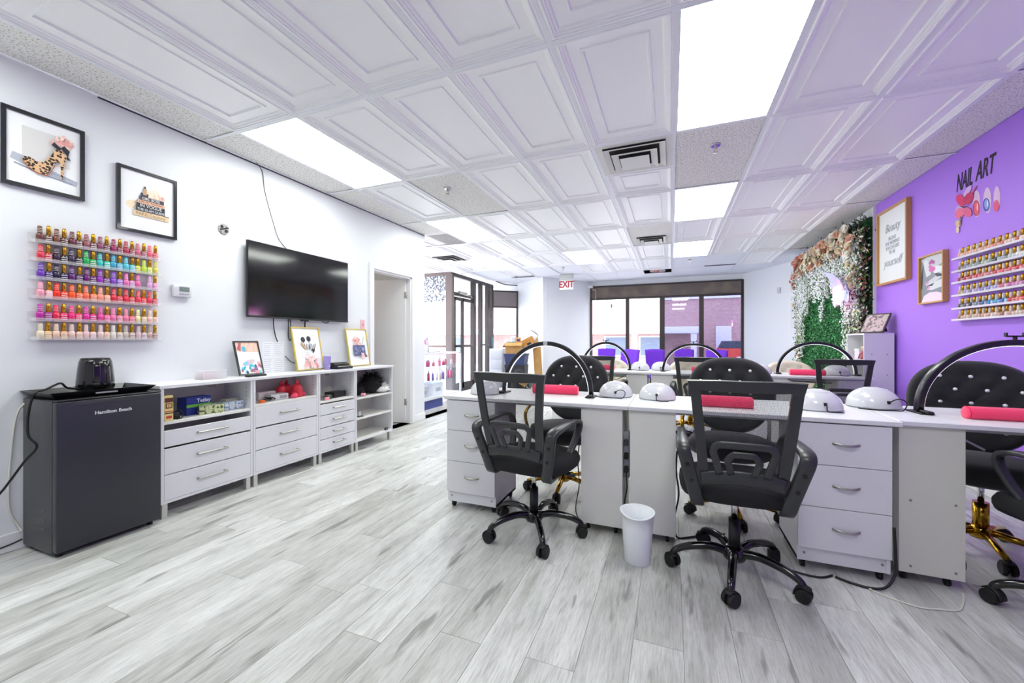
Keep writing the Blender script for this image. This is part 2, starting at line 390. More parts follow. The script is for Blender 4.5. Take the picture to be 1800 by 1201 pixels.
# ---- front of the shop: angled walls and windows
def seg_wall(name, a, b, z0, z1, mat, label, th=.12):
    a = Vector(a+(0,)); b = Vector(b+(0,)); d = (b-a).normalized(); n = Vector((-d.y, d.x, 0))*th
    vs = [a, b, b+n, a+n]; vs = [(v.x, v.y, z) for z in (z0, z1) for v in vs]
    return struct(name, MB().add(vs, [(0, 1, 2, 3), (4, 7, 6, 5), (0, 4, 5, 1), (1, 5, 6, 2), (2, 6, 7, 3), (3, 7, 4, 0)]), mat, label, cat='wall')
PA, PB, PC, PD, PE, PF = (-4.62, 9.72), (-3.94, 10.35), (-2.92, 9.42), (-1.99, 10.72), (1.57, 10.72), (2.21, 9.44)
seg_wall('wall_front_left', PB, PC, 0, CEIL+.02, WHITE, 'white angled wall beside the cardboard boxes')
seg_wall('wall_front_middle', PC, PD, 0, CEIL+.02, WHITE, 'white angled wall left of the wide window under the exit sign')
seg_wall('wall_front_right', PE, PF, 0, CEIL+.02, WHITE, 'white angled wall right of the wide window')
struct('wall_front_sill', MB().box(PD[0]-.1, PE[0]+.1, 10.72, 10.84, 0, .3).box(PD[0]-.1, PE[0]+.1, 10.72, 10.84, 2.60, CEIL+.02), WHITE, 'white wall below and above the wide window', cat='wall')
BRONZE = M('dark_bronze_aluminium', '#4a4442', .4, .6)
HEADER = M('brown_header_panel', '#6b5f5a', .6, var=(3, '#857a68', .45, .75))
GL = glass('clear_glass', (.97, .98, 1), .05); GLT = glass('tinted_glass', (.42, .43, .54), .05)
def bars(name, parent, lst, mat=BRONZE): return [obj(name, MB().box(*b, bev=.004), mat, parent) for b in lst]
w1 = thing('window_1', 'wide storefront window with brown header panel and dark mullions', 'window', (0, 10.72, 0)); w1['kind'] = 'structure'
wx0, wx1 = PD[0], PE[0]; zt, zh = 2.60, 2.26
obj('header_panel', MB().box(wx0, wx1, -.02, .05, zh+.03, zt-.02, bev=.004), HEADER, w1)
bars('window_frame', w1, [(wx0, wx1, -.03, .06, zt-.03, zt+.01), (wx0, wx1, -.03, .06, zh-.02, zh+.03), (wx0, wx1, -.03, .06, .28, .34), (wx0-.02, wx0+.04, -.03, .06, .3, zt), (wx1-.04, wx1+.02, -.03, .06, .3, zt)])
ms = [onY(p, 600, 10.72).x for p in (1103, 1164, 1233)]
bars('mullion', w1, [(ms[0]-.045, ms[0]+.045, -.03, .06, .3, zh), (ms[1]-.06, ms[1]+.06, -.035, .06, .3, zh), (ms[2]-.05, ms[2]+.05, -.03, .06, .3, zh)])
edges = [wx0]+ms+[wx1]
for k in range(4): obj('pane', MB().box(edges[k]+.03, edges[k+1]-.03, .01, .018, .32, zh), GL if k < 2 else GLT, w1)
obj('blind_bracket', MB().box(wx0-.05, wx0+.07, -.10, -.03, zt-.04, zt+.03, bev=.005).cyl((wx0+.14, -.05, zt-.1), (wx0+.14, -.05, zh-.1), .005).cyl((wx0+.05, -.05, zt-.08), (wx0+.14, -.05, zt-.1), .006), TRIMW, w1)
obj('window_sticker', MB().box(ms[0]-.42, ms[0]-.39, -.001, .009, 2.02, 2.12), RUBBER, w1)
# narrow window by the entrance (angled)
def angled(name, a, b, label):
    ang = math.atan2(b[1]-a[1], b[0]-a[0]); L = math.hypot(b[0]-a[0], b[1]-a[1])
    t = thing(name, label, 'window', (a[0], a[1], 0), ang); t['kind'] = 'structure'; return t, L
w2, L2 = angled('window_2', PA, PB, 'narrow window with brown header behind the stacked cardboard boxes')
obj('header_panel', MB().box(0, L2, -.02, .05, 2.10, 2.50, bev=.004), M('brown_header_panel_light', '#857a7c', .6), w2)
bars('window_frame', w2, [(0, L2, -.03, .05, 2.49, 2.53), (0, L2, -.03, .05, 2.06, 2.10), (0, L2, -.03, .05, .1, .18), (0, .1, -.03, .05, .1, 2.5), (L2-.04, L2, -.03, .05, .1, 2.5)])
obj('pane', MB().box(.08, L2-.03, .01, .018, .15, 2.08), GL, w2)
struct('wall_front_lintel', MB().box(-4.62, PB[0]+.05, PB[1]-.02, PB[1]+.1, 2.5, CEIL+.02), WHITE, 'white wall strip above the narrow window', cat='wall')
# glazed entrance vestibule: front face looks at the room, side face holds the door
VX, VY = -4.43, 7.62; VT = 2.62
def frost(nt, b, tc):
    m = mapping(nt, tc, (1, 1, 1)); n = noise(nt, m, 26, 6, .7)
    r = ramp(nt, [(.46, (0, 0, 0)), (.53, (1, 1, 1))]); nt.links.new(n.outputs['Fac'], r.inputs[0])
    nt.links.new(r.outputs[0], b.inputs['Alpha']); b.inputs['Base Color'].default_value = lin('#565a66')+(1,)
FROST = tex_mat('lace_film', frost, .7)
w3 = thing('window_3', 'glazed front of the entrance vestibule with lacy film across its top', 'window', (0, VY, 0)); w3['kind'] = 'structure'
bars('window_frame', w3, [(-6.3, VX, -.04, .04, VT-.03, VT+.04), (-6.3, VX, -.04, .04, .0, .1), (VX-.13, VX+.03, -.05, .05, 0, VT), (-6.3, VX-.1, -.03, .03, 1.02, 1.06)], M('bronze_frame_light', '#6d6260', .4, .5))
obj('pane', MB().box(-6.3, VX-.06, -.006, .004, .1, VT), GL, w3)
obj('lace_film', MB().box(-6.3, VX-.12, -.012, -.010, 2.02, VT-.03), FROST, w3)
w4 = thing('door_2', 'bronze framed glass entrance door in the side of the vestibule', 'door', (VX, VY, 0)); w4['kind'] = 'structure'
SD = 2.1
bars('door_frame', w4, [(-.04, .04, 0, SD, VT-.05, VT+.03), (-.04, .04, .05, .95, 2.16, 2.24), (-.05, .05, .95, 1.07, 0, VT), (-.05, .05, 1.35, 1.43, 0, VT), (-.05, .05, 1.75, 1.85, 0, VT), (-.05, .05, SD-.1, SD, 0, VT), (-.04, .04, 0, SD, 0, .09)])
bars('door_stile', w4, [(-.025, .025, .06, .13, .09, 2.14), (-.025, .025, .42, .50, .09, 2.14), (-.025, .025, .06, .95, .09, .22), (-.025, .025, .06, .95, 2.06, 2.14)])
obj('push_bar', MB().box(.03, .07, .1, .9, 1.02, 1.07, bev=.01).box(.03, .06, 1.3, 1.9, 1.04, 1.08, bev=.01), BRONZE, w4)
obj('door_closer', MB().box(.03, .09, .2, .55, 2.2, 2.27, bev=.008).tube([(.06, .35, 2.2), (.2, .5, 2.18), (.1, .75, 2.17)], .01), STEEL, w4)
obj('pane', MB().box(-.004, .004, .05, SD-.05, .1, VT-.03), GL, w4)

# ---- outside: pavement, brick building, skip container
struct('street', MB().box(-60, 60, 10.95, 60, -.3, -.15).box(-40, -4.45, 7.66, 10.95, -.3, -.15), M('pale_asphalt', '#b9b6b6', .9, var=(2, '#c8c4c2', .4, .6)), 'pale street outside the windows', cat='street')
def brick(nt, b, tc):
    m = mapping(nt, tc, (1, 1, 1), (PI/2, 0, 0)); br = nt.nodes.new('ShaderNodeTexBrick'); nt.links.new(m.outputs[0], br.inputs['Vector'])
    br.inputs['Scale'].default_value = 4; br.inputs['Color1'].default_value = lin('#c79c94')+(1,); br.inputs['Color2'].default_value = lin('#b98a84')+(1,); br.inputs['Mortar'].default_value = lin('#d8ccc8')+(1,)
    nt.links.new(br.outputs['Color'], b.inputs['Base Color'])
BRICK = tex_mat('red_brick', brick, .9)
bld = thing('building', 'red brick building with pale canopy across the street', 'building', (0, 21, -.15))
obj('wall', MB().box(-40, 40, 0, 6, 0, 7.5), BRICK, bld)
PALE = M('pale_cladding', '#e6e6ec', .7)
obj('canopy', MB().box(-14, 1.15, -1.4, 0, 1.65, 1.95, bev=.02), PALE, bld); obj('pale_reflection_band', MB().box(-40, 40, -.1, 0, 3.3, 7.6), PALE, bld)  # upper band is added, standing in for pale blinds and reflections in the panes
for x in (-13.5, -9.5, -5.4, -1.6, .95): obj('canopy_post', MB().box(x-.12, x+.12, -1.35, -1.1, 0, 1.66), PALE, bld)
DG = M('dim_window', '#77849a', .2)
for x in (-12, -7.8, -4.4, -2.6, -.9): 
    f = obj('window', MB().box(x-.6, x+.6, -.06, 0, .5, 1.55), PALE, bld); obj('pane', MB().box(x-.52, x+.52, -.08, -.055, .58, 1.48), DG, f)
obj('door', MB().box(1.95, 2.6, -.08, 0, 0, 2.0, bev=.01), PALE, bld)
sk = thing('waste_container', 'red waste container with dark lid outside the right window pane', 'container', (2.62, 19.3, -.15))
obj('bin_body', MB().box(-.75, .75, -.5, .5, .1, 1.0, bev=.03), M('red_container', '#d8483a', .6), sk); obj('lid', MB().prism([(-.7, 1.0), (-.55, 1.3), (.55, 1.3), (.7, 1.0)], -.5, .5), M('dark_lid', '#3c4250', .6), sk)
obj('notice', MB().box(-.1, .2, -.512, -.502, .3, .65), PALE, sk)

# ================================================================== CEILING FIXTURES
EMIT = M('light_diffuser', '#f8fef7', .5, emit=PANEL_EMIT)
dm = mesh(MB().box(-TW/2+.02, TW/2-.02, -TL/2+.02, TL/2-.02, .0, .004), [EMIT])
fm = mesh(MB().box(-TW/2+.011, -TW/2+.022, -TL/2+.011, TL/2-.011, -.003, .02).box(TW/2-.022, TW/2-.011, -TL/2+.011, TL/2-.011, -.003, .02).box(-TW/2+.011, TW/2-.011, -TL/2+.011, -TL/2+.022, -.003, .02).box(-TW/2+.011, TW/2-.011, TL/2-.022, TL/2-.011, -.003, .02), [GRIDM])
LL = {(-5, 0): 'long glowing ceiling panel above the left wall, nearest the framed prints', (0, 0): 'largest glowing ceiling panel, at the top of the view', (-5, 2): 'second glowing ceiling panel along the left wall, above the doorway',
      (0, 2): 'glowing ceiling panel just beyond the speckled tile right of the square vent', (-3, 4): 'glowing ceiling panel in the middle, nearest the exit sign', (-6, 4): 'far left glowing ceiling panel in front of the entrance',
      (0, 4): 'farthest glowing ceiling panel on the right, before the wide window', (-5, -2): 'unseen ceiling panel light added behind the viewer on the left', (0, -2): 'unseen ceiling panel light added behind the viewer on the right'}  # last pair is unseen, added on the same spacing to light the rear
for (c, r) in sorted(LIGHTS):
    t = thing('ceiling_light', LL[(c, r)], 'ceiling light', (cx(c+.5), cyr(r+.5), CEIL), 0, 'lit ceiling panels')
    obj('diffuser', None, EMIT, t, me=dm); obj('frame', None, GRIDM, t, me=fm)
VENTM = M('vent_metal', '#e3e2de', .45); VENTD = M('vent_dark', '#2c2a28', .9)
def vent(loc, s, label, tile=True):
    t = thing('ceiling_vent', label, 'vent', loc, 0, 'ceiling air vents')
    if tile: obj('plate', MB().box(-.295, .295, -.295, .295, .0, .012, bev=.003), VENTM, t)
    obj('duct', MB().box(-.21*s, .21*s, -.21*s, .21*s, -.004, -.001), VENTD, t)
    for a, b, z in ((.21, .17, -.016), (.155, .11, -.034), (.10, .0, -.05)):
        m = MB(); a *= s; b *= s
        for k in range(4):
            c0, s0 = math.cos(k*PI/2), math.sin(k*PI/2); R = lambda x, y: (x*c0-y*s0, x*s0+y*c0)
            p = [R(-a, -a), R(a, -a), R(b, -b), R(-b, -b)]; vs = [(x, y, z+(.0 if i < 2 else .014)) for i, (x, y) in enumerate(p)]; m.add(vs+[(x, y, zz-.003) for x, y, zz in vs], [(0, 1, 2, 3), (7, 6, 5, 4), (0, 4, 5, 1), (1, 5, 6, 2), (2, 6, 7, 3), (3, 7, 4, 0)])
        if b == 0: m = MB().box(-a, a, -a, a, z, z+.004)
        obj('louvre', m, VENTM, t)
    return t
vent((cx(-.5), cyr(1.25), CEIL-.002), 1.15, 'large square stepped air vent in the middle of the ceiling')
vent((cx(-.5), cyr(3.72), CEIL-.001), 1.0, 'smaller air vent set in a speckled tile before the wide window', False)
vent((cx(-6.5), cyr(3.8), CEIL-.001), 1.1, 'air vent at far left near the entrance glazing', False)
def slit(loc, label):
    t = thing('slot_vent', label, 'vent', loc, 0, 'slot vents'); obj('frame', MB().box(-.3, .3, -.06, .06, -.006, 0, bev=.002), M('slot_grey', '#9b9ba6', .5), t)
    for k in range(3): obj('slat', MB().box(-.28, .28, -.045+.03*k, -.03+.03*k, -.008, -.006), M('slot_dark', '#55555e', .6), t)
slit(tuple(onZ(1265, 466, CEIL+.004)), 'grey slot vent in the flat ceiling right of the far light')
slit(tuple(onZ(920, 487, CEIL+.004)), 'grey slot vent in the flat ceiling left of the exit sign')
def sprinkler(px, py, label, tile=.005):
    p = onZ(px, py, CEIL-.03); t = thing('sprinkler', label, 'sprinkler', (p.x, p.y, CEIL+tile), 0, 'ceiling sprinklers')
    obj('escutcheon', MB().lathe([(.035, -.012), (.04, 0)], 16), CHROME, t); obj('body', MB().cyl((0, 0, 0), (0, 0, -.035), .011).box(-.014, -.009, -.004, .004, -.06, -.03).box(.009, .014, -.004, .004, -.06, -.03), STEEL, t)
    obj('deflector', MB().lathe([(.0, -.066), (.02, -.064), (.02, -.06), (0, -.06)], 12), STEEL, t)
sprinkler(1258, 262, 'sprinkler head in the speckled tile right of the square vent'); sprinkler(787, 337, 'sprinkler head in the speckled tile on the left')
sprinkler(1212, 459, 'tiny sprinkler head beyond the farthest right light'); sprinkler(990, 473, 'tiny sprinkler head above the exit sign'); sprinkler(812, 484, 'tiny sprinkler head over the entrance vestibule')
# opened ceiling tile
t = thing('ceiling_opening', 'dark open ceiling tile with orange insulation above the wide window', 'ceiling opening', (cx(-.5), cyr(6)+.27, CEIL))
obj('void', MB().box(-.29, .29, -.25, .25, .10, .11).box(-.29, -.28, -.25, .25, .006, .1).box(.28, .29, -.25, .25, .006, .1).box(-.29, .29, .24, .25, .006, .1), M('void_black', '#0a0a0b', .9), t)
obj('duct_cover', MB().lathe([(.17, .0), (.15, .05), (.06, .09), (0, .09)], 16), GLOSSW, t)
m = MB()
for k in range(14): m.ball((random.uniform(-.08, .08), random.uniform(-.1, .1), .02+random.uniform(-.02, .05)), random.uniform(.02, .035), n=7, m=5)
obj('insulation', m, M('orange_insulation', '#d8603a', .95), t)
# exit sign
p = onY(996, 480, 9.25)
t = thing('exit_sign', 'white hanging sign with red EXIT lettering', 'sign', (p.x, p.y, CEIL))
obj('mount', MB().box(-.16, .16, -.04, .04, -.14, -.0, bev=.006), M('sign_mount', '#c9c8c6', .5), t)
s = obj('sign_plate', MB().box(-.165, .165, -.025, .025, -.36, -.13, bev=.006), M('sign_white', '#f3f1f2', .4), t)
text('lettering', 'EXIT', .21, M('exit_red', '#b81424', .5), t, (0, -.0265, -.245), sx=.82, bold=.006)
t = thing('ceiling_cable', 'dark cable sagging from the ceiling above the narrow window', 'cable'); a = onZ(872, 495, CEIL); b = onZ(912, 500, CEIL)
obj('cable_run', MB().tube(smooth_path([(a.x, a.y, CEIL+.004), (a.x*.6+b.x*.4, a.y*.6+b.y*.4, CEIL-.05), (b.x, b.y, CEIL-.03)], 5), .014), CABLE, t)

# ================================================================== LEFT WALL
RL = PI/2      # faces the room from the left wall
def wallL(px, py, off=0): return onX(px, py, XL+off)
def picture(name, label, cat, loc, rotz, w, h, fmat, fw, dep, shapes, sheet='#f4f4f6', tilt=0, mats=None, group=None, sheetmat=None):
    """frame hung with its back at local y=0; shapes: (colour, [(x,z)...]) in 0..1 of the sheet"""
    t = thing(name, label, cat, loc, rotz, group); t.rotation_euler = (tilt, 0, rotz)
    iw, ih = w-2*fw, h-2*fw
    m = MB()
    for (a, b, c, d) in (((-w/2, 0), (w/2, 0), (iw/2, fw), (-iw/2, fw)), ((w/2, 0), (w/2, h), (iw/2, h-fw), (iw/2, fw)), ((w/2, h), (-w/2, h), (-iw/2, h-fw), (iw/2, h-fw)), ((-w/2, h), (-w/2, 0), (-iw/2, fw), (-iw/2, h-fw))):
        m.prism([a, b, c, d], -dep, -.001)
    obj('frame', m, fmat, t)
    s = obj('print', MB().box(-iw/2-.002, iw/2+.002, -dep*.55, -.002, fw-.002, h-fw+.002), sheetmat or M('sheet_'+sheet, sheet, .35, coat=.3), t)
    if shapes:
        m = MB(); ml = []
        for k, (col, pts) in enumerate(shapes):
            mt = col if not isinstance(col, str) else M('ink_'+col, col, .5)
            if mt not in ml: ml.append(mt)
            y = -dep*.55-.0004-.00015*k
            vs = [(-iw/2+x*iw, y, fw+z*ih) for x, z in pts]
            if len(pts) > 8: vs.append((sum(v[0] for v in vs)/len(vs), y, sum(v[2] for v in vs)/len(vs)))
            if len(pts) > 8 and is_convex_like(pts): m.add(vs, [(i, (i+1) % len(pts), len(pts)) for i in range(len(pts))], ml.index(mt))
            else:
                vs = vs[:len(pts)]; tri = tess([(v[0], v[2]) for v in vs]); m.add(vs, tri, ml.index(mt))
        me = mesh(m, ml); obj('artwork', None, ml, s, me=me)
    return t, iw, ih, -dep*.55-.004
def is_convex_like(p): return False
from mathutils.geometry import tessellate_polygon
def tess(pts): return [tuple(f) for f in tessellate_polygon([[Vector((x, y, 0)) for x, y in pts]])]
def ell(x, z, rx, rz, n=14, a=0): return [(x+rx*math.cos(2*PI*i/n)*math.cos(a)-rz*math.sin(2*PI*i/n)*math.sin(a), z+rx*math.cos(2*PI*i/n)*math.sin(a)+rz*math.sin(2*PI*i/n)*math.cos(a)) for i in range(n)]
def rc(x0, x1, z0, z1, sk=0): return [(x0, z0), (x1, z0+sk), (x1, z1+sk), (x0, z1)]
def line(pts, w):
    out = []; P = [Vector((x, z)) for x, z in pts]
    L = []; R = []
    for i, p in enumerate(P):
        d = (P[min(i+1, len(P)-1)]-P[max(i-1, 0)]).normalized(); n = Vector((-d.y, d.x))*w/2; L.append(p+n); R.append(p-n)
    return [tuple(v) for v in L+R[::-1]]
def blossom(cx_, cz, s, rng, cols=('#f6b9b4', '#f3cdbf', '#ee9f9c', '#fbe2cf'), n=14):
    out = []
    for k in range(int(n*1.9)):
        a = rng.uniform(0, 2*PI); d = rng.uniform(0, s); out.append((rng.choice(cols), ell(cx_+d*math.cos(a), cz+d*.8*math.sin(a), s*rng.uniform(.13, .24), s*rng.uniform(.11, .2), 9, rng.uniform(0, 3))))
    return out
def leopard(nt, b, tc):
    m = mapping(nt, tc, (1, 1, 1)); v = nt.nodes.new('ShaderNodeTexVoronoi'); v.inputs['Scale'].default_value = 75; nt.links.new(m.outputs[0], v.inputs['Vector'])
    r = ramp(nt, [(.0, '#8a5a30'), (.28, '#15100e'), (.46, '#15100e'), (.52, '#e2b88c')]); nt.links.new(v.outputs['Distance'], r.inputs[0]); nt.links.new(r.outputs[0], b.inputs['Base Color'])
LEO = tex_mat('leopard_print', leopard, .5)
rg = random.Random(11)
FBLK = M('black_frame', '#1c1d22', .25, coat=.3)
a = wallL(-2, 300); b = wallL(146, 300); zt_ = wallL(146, 233).z; zb_ = wallL(146, 355).z
shoe = [('#dcdad8', rc(.2, .85, .38, .84)), ('#b9bcc8', [(.05, .33), (.5, .2), (.95, .14), (.97, .22), (.6, .30), (.3, .40), (.08, .43)]), ('#8f95a6', rc(.1, .4, .27, .29, -.06)), ('#8f95a6', rc(.45, .9, .2, .215, -.04)), ('#a0a4b4', rc(.55, .92, .26, .27, -.05))]
shoe += blossom(.74, .76, .15, rg, n=30)
shoe += [(LEO, [(.19, .34), (.26, .27), (.38, .215), (.50, .20), (.55, .26), (.60, .37), (.66, .455), (.705, .44), (.71, .32), (.712, .20), (.742, .20), (.755, .34), (.765, .46), (.80, .56), (.73, .63), (.64, .63), (.57, .51), (.48, .39), (.38, .365), (.30, .41), (.22, .395)]),
         ('#b8643c', line([(.20, .33), (.27, .26), (.38, .205), (.51, .19), (.57, .26), (.63, .38)], .012)), ('#23262f', [(.58, .68), (.69, .62), (.72, .66), (.80, .58), (.86, .52), (.80, .52), (.84, .66), (.76, .72), (.71, .67), (.62, .73)])]
t, *_ = picture('framed_print', 'black framed print of a leopard stiletto shoe with a bow', 'picture', (XL, (a.y+b.y)/2, zb_), RL, b.y-a.y, zt_-zb_, FBLK, .02, .022, shoe, group='prints on the left wall')
a = wallL(203, 350); b = wallL(308, 350); zb_ = wallL(308, 423).z; zt_ = wallL(308, 320).z; W_, H_ = b.y-a.y, zt_-zb_
bk = [('#f6e3c4', ell(.25, .42, .16, .08)), ('#f8e8cf', ell(.62, .66, .14, .1))]+blossom(.72, .62, .12, rg, n=10)
bk += [('#2f3340', rc(.36, .50, .59, .66)), ('#caa27c', rc(.40, .47, .63, .74)), ('#3a2c28', rc(.42, .455, .74, .78)), ('#3a3e4c', rc(.33, .80, .535, .60)), ('#e8b79a', rc(.30, .82, .475, .535)), ('#2b2e3a', rc(.28, .82, .405, .475)), ('#3a3f4f', rc(.27, .82, .335, .405)), ('#e9cba2', rc(.22, .90, .25, .335)), ('#8f8a86', line([(.26, .335), (.23, .37), (.27, .42), (.25, .46), (.30, .52)], .012)), ('#4a4d59', rc(.80, .9, .33, .345))]
t, iw, ih, yy = picture('framed_print', 'black framed print of a stack of fashion books with lipstick', 'picture', (XL, (a.y+b.y)/2, zb_), RL, W_, H_, FBLK, .018, .022, bk, group='prints on the left wall')
IW, IB = M('ink_white', '#f2efe9', .6), M('ink_dark', '#2a241f', .6)
for s_, z_, m_, k_ in (('GIRL BOSS', .568, IW, .026), ('LIPS MY PASSION', .505, IB, .021), ('IN VOGUE', .44, IW, .032), ('THE GLAM GUIDE', .37, IW, .023), ('PARIS Couture', .292, IB, .032)):
    text('lettering', s_, k_, m_, t, (.05*iw, yy, .018+z_*ih), sx=.85)

# ---- polish shelves and bottles
ACR = M('clear_acrylic', '#f6f4f6', .08, alpha=.2, spec=.7); ACRW = M('frosted_acrylic', '#efeaf8', .2, alpha=.75)
POL = M('nail_polish_glass', '#ffffff', .12, coat=.5, objcol=True); PRINTW = M('bottle_print', '#e9e2da', .5); PRINTD = M('cap_print', '#d9d2cc', .6)
CAPC = M('coloured_cap', '#ffffff', .4, objcol=True); CAPG = M('gold_cap', '#c9962e', .25, .9); CAPW = M('white_cap', '#ddd4d0', .4)
bw = .0162
body_gel = mesh(MB().lathe([(0, 0), (bw, .001), (bw, .036), (bw*.85, .042), (.006, .045)], 12), [POL])
body_lac = mesh(MB().lathe([(0, 0), (bw, .001), (bw, .008), (bw, .011), (bw, .018), (bw, .021), (bw, .028), (bw, .031), (bw*.95, .038), (.006, .045)], 12, mis=[0, 0, 1, 0, 1, 0, 1, 0, 0]), [POL, PRINTW])
cap_rib = mesh(MB().lathe([(.0105, .042), (.0105, .050), (.0105, .052), (.0105, .058), (.0105, .060), (.0105, .066), (.0105, .068), (.009, .080), (0, .080)], 12, mis=[0, 1, 0, 1, 0, 1, 0, 0]), [CAPC, PRINTD])
cap_gold = mesh(MB().lathe([(.0098, .042), (.0098, .072), (.0075, .088), (0, .089)], 12), [CAPG])
cap_ribw = mesh(MB().lathe([(.0105, .042), (.0105, .050), (.0105, .052), (.0105, .058), (.0105, .060), (.0105, .066), (.0105, .068), (.009, .080), (0, .080)], 12, mis=[0, 1, 0, 1, 0, 1, 0, 0]), [CAPW, CAPC])
CN = [('brown', (.36, .22, .19)), ('maroon', (.42, .12, .2)), ('mauve', (.56, .32, .42)), ('rose', (.8, .42, .5)), ('red', (.87, .2, .24)), ('dark plum', (.2, .13, .22)), ('green', (.13, .66, .36)), ('turquoise', (.22, .74, .76)), ('sky blue', (.34, .74, .86)), ('blue', (.25, .35, .7)),
      ('yellow', (.85, .85, .4)), ('lime', (.8, .88, .4)), ('violet', (.4, .17, .66)), ('dark violet', (.22, .12, .35)), ('purple', (.55, .15, .6)), ('lavender', (.65, .55, .85)), ('pink', (.94, .5, .68)), ('pale pink', (.96, .75, .8)), ('orange red', (.96, .26, .14)), ('coral', (.98, .5, .35)), ('magenta', (.8, .14, .6)), ('hot pink', (.92, .2, .45)),
      ('cream', (.94, .88, .78)), ('nude', (.91, .77, .68)), ('beige', (.85, .76, .7)), ('taupe', (.7, .56, .52)), ('peach', (.98, .7, .6)), ('grey', (.6, .63, .66)), ('white', (.95, .94, .95))]
def cname(hexc):
    c = [int(hexc[i:i+2], 16)/255 for i in (1, 3, 5)]; return min(CN, key=lambda k: sum((p-q)**2 for p, q in zip(k[1], c)))[0]
ORD = ['first', 'second', 'third', 'fourth', 'fifth', 'sixth', 'seventh', 'eighth', 'ninth', 'tenth', 'eleventh', 'twelfth', 'thirteenth', 'fourteenth', 'fifteenth', 'sixteenth', 'seventeenth', 'eighteenth', 'nineteenth', 'twentieth', 'twenty-first', 'twenty-second', 'twenty-third', 'twenty-fourth', 'twenty-fifth', 'twenty-sixth', 'twenty-seventh', 'twenty-eighth']
SHELFN = ['top', 'second', 'third', 'fourth', 'fifth', 'bottom']
def bottle(loc, hexc, gold, label, group, white=False):
    t = thing('polish_bottle', label, 'nail polish', loc, 0, group); t.scale = (1, 1, .97 if white else 1.17); c = lin(hexc)+(1,)
    obj('bottle_body', None, POL, t, me=body_lac if gold else body_gel, color=c)
    obj('cap', None, CAPG, t, me=cap_gold if gold else (cap_ribw if white else cap_rib), color=c)
def rack_shelf(loc, rotz, L, mat, label, group, dep=.045, lip=.016):
    t = thing('polish_shelf', label, 'wall shelf', loc, rotz, group)
    obj('ledge', MB().box(0, L, -dep, 0, -.004, 0, bev=.001), mat, t); obj('back_strip', MB().box(0, L, -.004, -.0005, 0, .055, bev=.001), mat, t)
    obj('front_lip', MB().box(0, L, -dep-.003, -dep, -.004, lip, bev=.001), mat, t)
ROWS = ['6b3f38 5c2f26 7a4a3a 4f2c28 6e3540 5a2b2b 9a5a62 6f4048 8d4a66 6b3550 a03060 7a2440 b43a50 8f3a50 d06a80 a85a70 f06a80 d84a60',
        'd8344a c03048 33203a 2a2030 3a2a4a 2d2a38 1fae5a 28a860 2fc0c0 38c8b8 38a8c8 46b6d6 58c4d8 5cc8e0 d8d84a c8e050 d8e878 e0d060',
        '6a2fb0 3a2470 241a40 2a2050 5a1a70 4a1a60 6a1070 5a1068 9a28b8 6a2880 8a4ac8 a078d8 f078b8 d898d0 f070b0 - e0b0e0 f098d0',
        'f8a0b8 f0b8c0 f83018 e83a28 ff5a20 f05a30 ff7048 f8845a ffa088 f8a890 e0304a d82848 e83048 e03050 f04858 e84050 e83a5a d8405a',
        'c020a0 9a2088 f02050 e02a70 f03080 e82870 e030a0 d83090 e84aa0 f05aa0 f07ab0 e888a8 f080a0 f06a90 f0e8b0 e8c8b0 f8d0c0 e8c0b8',
        'f0e0c8 e8c090 f0d0b8 e8b898 f0d0c8 e8c0b0 f0c8c8 e8c8c8 f0d0d0 e8c8b0 e8e0d8 d8c8c0 d0c0b8 c8b0a8 e0c0c8 d0b8c0 d0b0a8 b08880']
xo = XL+.028; y0 = onX(57, 500, xo).y; y1 = onX(279, 500, xo).y; stp = (y1-y0-.02)/18
for k, (py, row) in enumerate(zip((427, 460, 493, 527, 567, 601), ROWS)):
    z = onX(58, py-4, XL+.05).z
    rack_shelf((XL, y0-.012, z), RL, y1-y0+.02, ACR, 'clear acrylic polish shelf on the left wall, %s of six' % SHELFN[k], 'clear acrylic shelves on the left wall')
    for i, c in enumerate(row.split()):
        if c == '-': continue
        c = '#'+c; gold = i % 2 == 1 if not (k == 1 and i >= 14) else i % 2 == 0
        bottle((xo, y0+.016+stp*(i+.45)+random.uniform(-.002, .002), z), c, gold, '%s polish bottle with %s cap, %s from left on the %s left-wall shelf' % (cname(c), 'gold' if gold else 'matching', ORD[i], SHELFN[k]), 'polish bottles on the left wall')

# ---- small wall fittings
def wl_thing(name, label, cat, px, py, group=None): p = wallL(px, py); return thing(name, label, cat, (XL, p.y, p.z), RL, group)
t = wl_thing('thermostat', 'white thermostat with small grey display', 'thermostat', 317, 512)
obj('housing', MB().box(-.06, .06, -.028, 0, -.045, .045, bev=.006), GLOSSW, t); obj('display', MB().box(-.022, .045, -.0295, -.028, -.005, .03), M('lcd', '#7d8a86', .2), t)
for k in range(4): obj('button', MB().box(-.02+.017*k, -.010+.017*k, -.031, -.028, -.026, -.018), M('grey_button', '#9a9aa0', .5), t)
t = wl_thing('junction_box', 'bare metal octagonal electrical box on the white wall', 'electrical box', 393, 403)
oc = [(.045*math.cos(PI/8+i*PI/4), .045*math.sin(PI/8+i*PI/4)) for i in range(8)]
obj('cover_plate', MB().prism(oc, -.008, 0), M('galvanised', '#a9a8a6', .35, .9), t)
obj('conduit_holes', MB().prism(ell(-.018, .016, .012, .012, 10), -.0105, -.008).prism(ell(.016, -.014, .013, .013, 10), -.0105, -.008).prism([(-.035, -.005), (-.03, -.015), (.035, .01), (.03, .02)], -.0102, -.008), M('dark_hole', '#252322', .8), t)
for q in ((-.02, -.022), (.02, .024)): obj('screw', MB().cyl((q[0], -.008, q[1]), (q[0], -.013, q[1]), .006, n=8), STEEL, t)
t = wl_thing('switch_plate', 'pink light switch plate beside the doorway', 'light switch', 637, 571)
